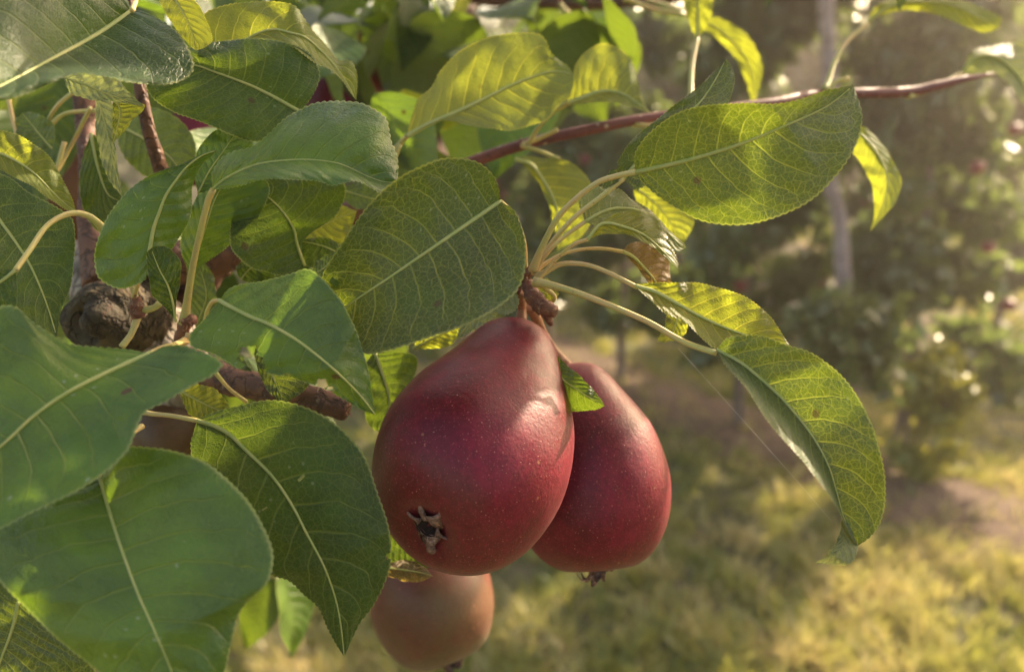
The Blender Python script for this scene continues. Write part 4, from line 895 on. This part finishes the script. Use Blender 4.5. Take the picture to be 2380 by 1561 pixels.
def grass_material():
    k = NT('grass_blades'); at_ = k.n('ShaderNodeAttribute', attribute_name='tint').outputs['Fac']
    c = k.mix(k.ramp(at_, 0.25, 0.5), (0.12, 0.18, 0.03), (0.30, 0.30, 0.09)); c = k.mix(k.ramp(at_, 0.5, 0.72), c, (0.55, 0.45, 0.24)); c = k.mix(k.ramp(at_, 0.75, 1.0), c, (0.34, 0.22, 0.14))
    d = k.n('ShaderNodeBsdfDiffuse'); k.put(d.inputs[0], c); t = k.n('ShaderNodeBsdfTranslucent')
    sc_ = k.mix(0.5, c, (0.55, 0.5, 0.10)); k.put(t.inputs[0], sc_)
    gl = k.n('ShaderNodeBsdfGlossy'); gl.inputs['Roughness'].default_value = .35
    mx = k.n('ShaderNodeMixShader'); mx.inputs[0].default_value = .45; k.t.links.new(d.outputs[0], mx.inputs[1]); k.t.links.new(t.outputs[0], mx.inputs[2])
    m2 = k.n('ShaderNodeMixShader'); m2.inputs[0].default_value = .05; k.t.links.new(mx.outputs[0], m2.inputs[1]); k.t.links.new(gl.outputs[0], m2.inputs[2])
    return k.surf(m2.outputs[0])
def patch_noise(x, y, seed, sc):
    rng = np.random.default_rng(seed); v = np.zeros_like(x)
    for i in range(7):
        a = rng.random() * 6.28; f = sc * (1.0 + i * .55); v += np.sin((x * math.cos(a) + y * math.sin(a)) * f + rng.random() * 6.28) / (1 + i * .25)
    return v / 3.2
def grass(n, seed):
    rng = np.random.default_rng(seed)
    y = 1.6 + 14 * rng.random(n * 3) ** 1.9; x = (rng.random(n * 3) * 2 - 1) * (y * .78 + .5) + .0
    nt_ = n // 22; tid = rng.integers(0, nt_, len(x)); x = x[tid] + rng.normal(size=len(x)) * .034; y = y[tid] + rng.normal(size=len(x)) * .034
    tt = rng.random(nt_)[tid]; th_ = rng.random(nt_)[tid]
    rel = (x - T2.x) * RN.x + (y - T2.y) * RN.y
    pn = patch_noise(x, y, 3, 2.6)
    keep = np.ones(len(x), bool)
    for off in (0, 3.2, 6.4): keep &= (np.abs(rel - off) > .30 + .12 * pn) | (rng.random(len(x)) < .25)
    keep &= rng.random(len(x)) < (.62 + .5 * pn)
    x, y, tt, th_ = x[keep][:n], y[keep][:n], tt[keep][:n], th_[keep][:n]; n = len(x)
    pn = patch_noise(x, y, 3, 2.6); p2 = patch_noise(x, y, 9, 7.5)
    h = (.025 + .05 * rng.random(n)) * (1 + .4 * p2) * (.55 + 1.1 * th_ ** 2); w = .0022 + .0022 * rng.random(n); w *= 1 + y * .12
    a = rng.random(n) * 6.28; lean = .3 + .9 * rng.random(n); la = rng.random(n) * 6.28
    b0 = np.stack([x, y, np.zeros(n)], 1); sd_ = np.stack([np.cos(a), np.sin(a), np.zeros(n)], 1) * w[:, None]
    ld = np.stack([np.cos(la), np.sin(la), np.zeros(n)], 1)
    m = b0 + ld * (h * lean * .35)[:, None] + np.array([0, 0, 1.]) * (h * .6)[:, None]; t = b0 + ld * (h * lean)[:, None] + np.array([0, 0, 1.]) * h[:, None]
    V = np.stack([b0 - sd_, b0 + sd_, m + sd_ * .8, m - sd_ * .8, t + sd_ * .15, t - sd_ * .15], 1).reshape(-1, 3)
    base = np.arange(n)[:, None] * 6
    Q = np.concatenate([base + np.array([0, 1, 2, 3]), base + np.array([3, 2, 4, 5])])
    tint = np.clip(.47 + .20 * p2 + .16 * pn + .16 * (rng.random(n) - .5) + .42 * (tt - .5), 0, 1)
    o = fast_mesh('grass', V, Q, grass_material(), attr=np.repeat(tint, 6)); o['kind'] = 'stuff'
    tag(o, 'patchy mown grass with dry straw among green blades', 'grass'); return o
grass(190000, 5)

# ------------------------------------------------------------------ orchard rows
def crown_material(name, c0, c1, tr):
    k = NT(name); at_ = k.n('ShaderNodeAttribute', attribute_name='tint').outputs['Fac']
    c = k.mix(at_, c0, c1)
    p = k.principled(Base_Color=c, Roughness=0.24); p.inputs['Specular IOR Level'].default_value = .8
    t = k.n('ShaderNodeBsdfTranslucent'); t.inputs[0].default_value = (*tr, 1)
    mx = k.n('ShaderNodeMixShader'); mx.inputs[0].default_value = .4; k.t.links.new(p.outputs[0], mx.inputs[1]); k.t.links.new(t.outputs[0], mx.inputs[2])
    return k.surf(mx.outputs[0])
M_CROWN = crown_material('orchard_foliage', (0.045, 0.072, 0.022), (0.14, 0.185, 0.07), (0.17, 0.23, 0.05))
M_BUSH = crown_material('bush_foliage', (0.16, 0.20, 0.03), (0.26, 0.27, 0.05), (0.48, 0.45, 0.04))

def leaf_cloud(centres, radii, n, size, seed):
    """small folded leaves spread through clumps"""
    rng = np.random.default_rng(seed); cs = np.array(centres); rs_ = np.array(radii)
    wgt = rs_ ** 2; k_ = rng.choice(len(cs), n, p=wgt / wgt.sum())
    d = rng.normal(size=(n, 3)); d /= np.linalg.norm(d, axis=1)[:, None]
    p = cs[k_] + d * (rs_[k_] * rng.random(n) ** .45)[:, None] * np.array([1, 1, .85])
    s = size * (.7 + .6 * rng.random(n))
    a = rng.normal(size=(n, 3)) + np.array([0, 0, -.7]); a /= np.linalg.norm(a, axis=1)[:, None]
    b = np.cross(a, rng.normal(size=(n, 3))); b /= np.linalg.norm(b, axis=1)[:, None]
    nn = np.cross(a, b)
    A, B, Nn = a * s[:, None], b * (s * .30)[:, None], nn * (s * .12)[:, None]
    V = np.stack([p, p + A * .4 + B + Nn, p + A, p + A * .4 - B + Nn, p + A * .45], 1).reshape(-1, 3)
    base = np.arange(n)[:, None] * 5
    Q = np.concatenate([base + np.array([0, 1, 2, 4]), base + np.array([0, 4, 2, 3])])
    tint = np.repeat(np.clip(rng.random(n) * .7 + .3 * rng.random(len(cs))[k_], 0, 1), 5)
    return V, Q, tint

def orchard_crown(seed, h=2.5, w=.46, low=.45, n=8000):
    rng = random.Random(seed); cs, rr = [], []
    for i in range(46):
        z = rng.uniform(low, h); ww = w * (1 - .35 * (z - low) / (h - low)) * rng.uniform(.25, 1.0); a = rng.uniform(0, 6.28)
        cs.append((math.cos(a) * ww, math.sin(a) * ww, z)); rr.append(rng.uniform(.10, .21))
    return leaf_cloud(cs, rr, n, .085, seed)
CM = []
for s_ in (1, 2, 3):
    V, Q, tint = orchard_crown(s_)
    o = fast_mesh('crown', V, Q, M_CROWN, attr=tint); CM.append(o.data); bpy.data.objects.remove(o)
def orchard_trunk(seed):
    rng = random.Random(seed); o = tube('trunk', [(0, 0, -.05), (.01, .02, .5), (-.02, 0, 1.2), (.02, -.01, 2.1)], [.032, .026, .02, .008], M_FARBARK, sides=10, bark=.1, seed=seed)
    me = o.data; bpy.data.objects.remove(o); return me
TMm = [orchard_trunk(1), orchard_trunk(2)]
FRUITM = NT('far_fruit'); kk = FRUITM; nz = kk.noise(kk.n('ShaderNodeTexCoord').outputs['Object'], 30, 3).outputs[0]
M_FRUIT = kk.surf(kk.principled(Base_Color=kk.mix(kk.ramp(nz, .4, .65), (0.14, 0.012, 0.015), (0.20, 0.03, 0.03)), Roughness=.4).outputs[0])
def fruit_mesh():
    vs, fs = [], []; n, m = 8, 12; prof = [(.85, 0), (.98, .35), (.85, .72), (.45, .98), (.0, 1.0), (-.45, .88), (-.8, .55), (-.9, .15), (-.84, 0)]
    for z, r in prof:
        for j in range(m): a = j * 6.283 / m; vs.append((r * .029 * math.cos(a), r * .029 * math.sin(a), z * .028))
    fs = [(i * m + j, i * m + (j + 1) % m, (i + 1) * m + (j + 1) % m, (i + 1) * m + j) for i in range(len(prof) - 1) for j in range(m)]
    o = mesh_obj('fruit', vs, fs, M_FRUIT); me = o.data; bpy.data.objects.remove(o); return me
FM = fruit_mesh()
rt = random.Random(12)
ORD = ['first', 'second', 'third', 'fourth', 'fifth', 'sixth', 'seventh', 'eighth', 'ninth', 'tenth', 'eleventh', 'twelfth', 'thirteenth', 'fourteenth', 'fifteenth', 'sixteenth', 'seventeenth', 'eighteenth', 'nineteenth', 'twentieth', 'last']
row_lab = ['slim orchard tree in the front row behind the pears', 'orchard tree in the second row beyond the grass alley', 'orchard tree in the farthest row']
row_grp = ['front row of orchard trees', 'second row of orchard trees', 'farthest row of orchard trees']
count = [0, 0, 0]
def orchard_tree(p, r, k_, sc):
    lab = '%s orchard tree from the right in the %s row' % (ORD[count[r]], ('front', 'second', 'farthest')[r]); count[r] += 1
    t = thing('orchard_tree', lab, 'tree', tuple(p), row_grp[r])
    t.rotation_euler.z = rt.uniform(0, 6.28); t.scale = (sc,) * 3
    for nm, me in (('crown', CM[k_ % 3]), ('trunk', TMm[k_ % 2])):
        o = bpy.data.objects.new(nm, me); col.objects.link(o); o.parent = t
    return t
for r, off in enumerate((0, 3.2, 6.4)):
    rng_ = range(-1, 11) if r == 0 else (range(-5, 12) if r == 1 else range(-7, 14))
    for i in rng_:
        p = T2 + RN * off + RD * (i * .86 + rt.uniform(-.08, .08)); p.z = 0
        if r == 0 and i == -1: p = on_ground(2075, 1085)
        if r and (math.hypot(p.x, p.y) < 3 or rt.random() < .3): continue
        if p.x / p.y > 0.95 or p.x / p.y < -.75: continue
        t = orchard_tree(p, r, i + r, rt.uniform(.92, 1.08) * (1, 1.15, 1.35)[r])
        if r < 2:
            for q in range(5 if r == 0 else 2):
                a = rt.uniform(0, 6.28); rr_ = rt.uniform(.28, .55)
                f = bpy.data.objects.new('hanging_fruit', FM); col.objects.link(f); f.location = p + Vector((math.cos(a) * rr_, -abs(math.sin(a)) * rr_, rt.uniform(.7, 1.8)))
                tag(f, 'small red fruit hanging in the front orchard row' if r == 0 else 'tiny red fruit hanging in the second orchard row', 'fruit', 'red fruit in the front row' if r == 0 else 'red fruit in the second row')

# pale trunk rising among the rows
pt = thing('pale_tree', 'tree with a slender pale lilac-grey trunk behind the broad backlit leaf', 'tree', tuple(on_ground(1985, 1195)))
base = on_ground(1985, 1195)
def pp(x, y): 
    v = CR @ Vector(((x - 1190) / 1859, -(y - 780.5) / 1859, -1)); k_ = (base.y) / v.y
    return Vector((0, 0, CAM_Z)) + v * k_
tube('trunk', [base, pp(1965, 760), pp(1957, 600), pp(1950, 500), pp(1925, 400), pp(1930, 250), pp(1925, 100), pp(1915, -60)], [.034, .032, .03, .027, .028, .03, .028, .027], M_WHITEBARK, pt, sides=14, bark=.05, n=60)
V, Q, tint = leaf_cloud([tuple(pp(1915, -60) + Vector((rt.uniform(-.5, .5), rt.uniform(-.4, .4), rt.uniform(.1, .7)))) for _ in range(14)] + [tuple(pp(1950 + rt.uniform(-90, 90), rt.uniform(690, 860)) + Vector((0, -rt.uniform(.05, .2), 0))) for _ in range(12)], [.2] * 14 + [.1] * 12, 4200, .075, 40)
fast_mesh('crown', V, Q, M_CROWN, pt, attr=tint)

# low yellow-green bush at the foot of the row
bb = on_ground(2135, 1120)
bush = thing('low_bush', 'low yellow-green bush at the foot of the tree row', 'bush', tuple(bb))
cs = [(bb.x + rt.uniform(-.10, .13), bb.y + rt.uniform(-.1, .1), rt.uniform(.06, .60)) for _ in range(22)]
V, Q, tint = leaf_cloud(cs, [.075] * 22, 2600, .05, 50); fast_mesh('foliage', V, Q, M_BUSH, bush, attr=tint)
for i in range(5):
    tube('stem', [bb + Vector((rt.uniform(-.03, .03), 0, -.01)), bb + Vector((rt.uniform(-.1, .1), 0, .3)), bb + Vector((rt.uniform(-.14, .14), 0, .55))], [.006, .005, .003], M_FARBARK, bush, sides=6)

# far tree line closing the view
V, Q, tint = leaf_cloud([(rt.uniform(-26, 40), rt.uniform(24, 30), abs(rt.gauss(0, 3.2))) for _ in range(420)], [1.2] * 420, 52000, .30, 60)
o = fast_mesh('far_wood', V, Q, M_CROWN, attr=tint); o['kind'] = 'stuff'; tag(o, 'distant mass of trees closing off the orchard', 'trees')

# scattering volume added for a warm glow towards the sun, in place of glare
mh = NT('glare_haze'); pv = mh.n('ShaderNodeVolumePrincipled'); pv.inputs['Color'].default_value = (1.0, 0.86, 0.78, 1); pv.inputs['Density'].default_value = 0.010; pv.inputs['Anisotropy'].default_value = 0.72
mh.t.links.new(pv.outputs[0], mh.out.inputs['Volume'])
X0, X1, Y0, Y1, Z0, Z1 = -32, 45, -4, 36, -1, 14
hv = [(x, y, z) for x in (X0, X1) for y in (Y0, Y1) for z in (Z0, Z1)]
hz = mesh_obj('glare_haze', hv, [(0, 1, 3, 2), (4, 6, 7, 5), (0, 4, 5, 1), (2, 3, 7, 6), (0, 2, 6, 4), (1, 5, 7, 3)], mh.m, smooth=False); hz['kind'] = 'stuff'
tag(hz, 'warm veil added in the air for the glow towards the sun', 'glare_haze')
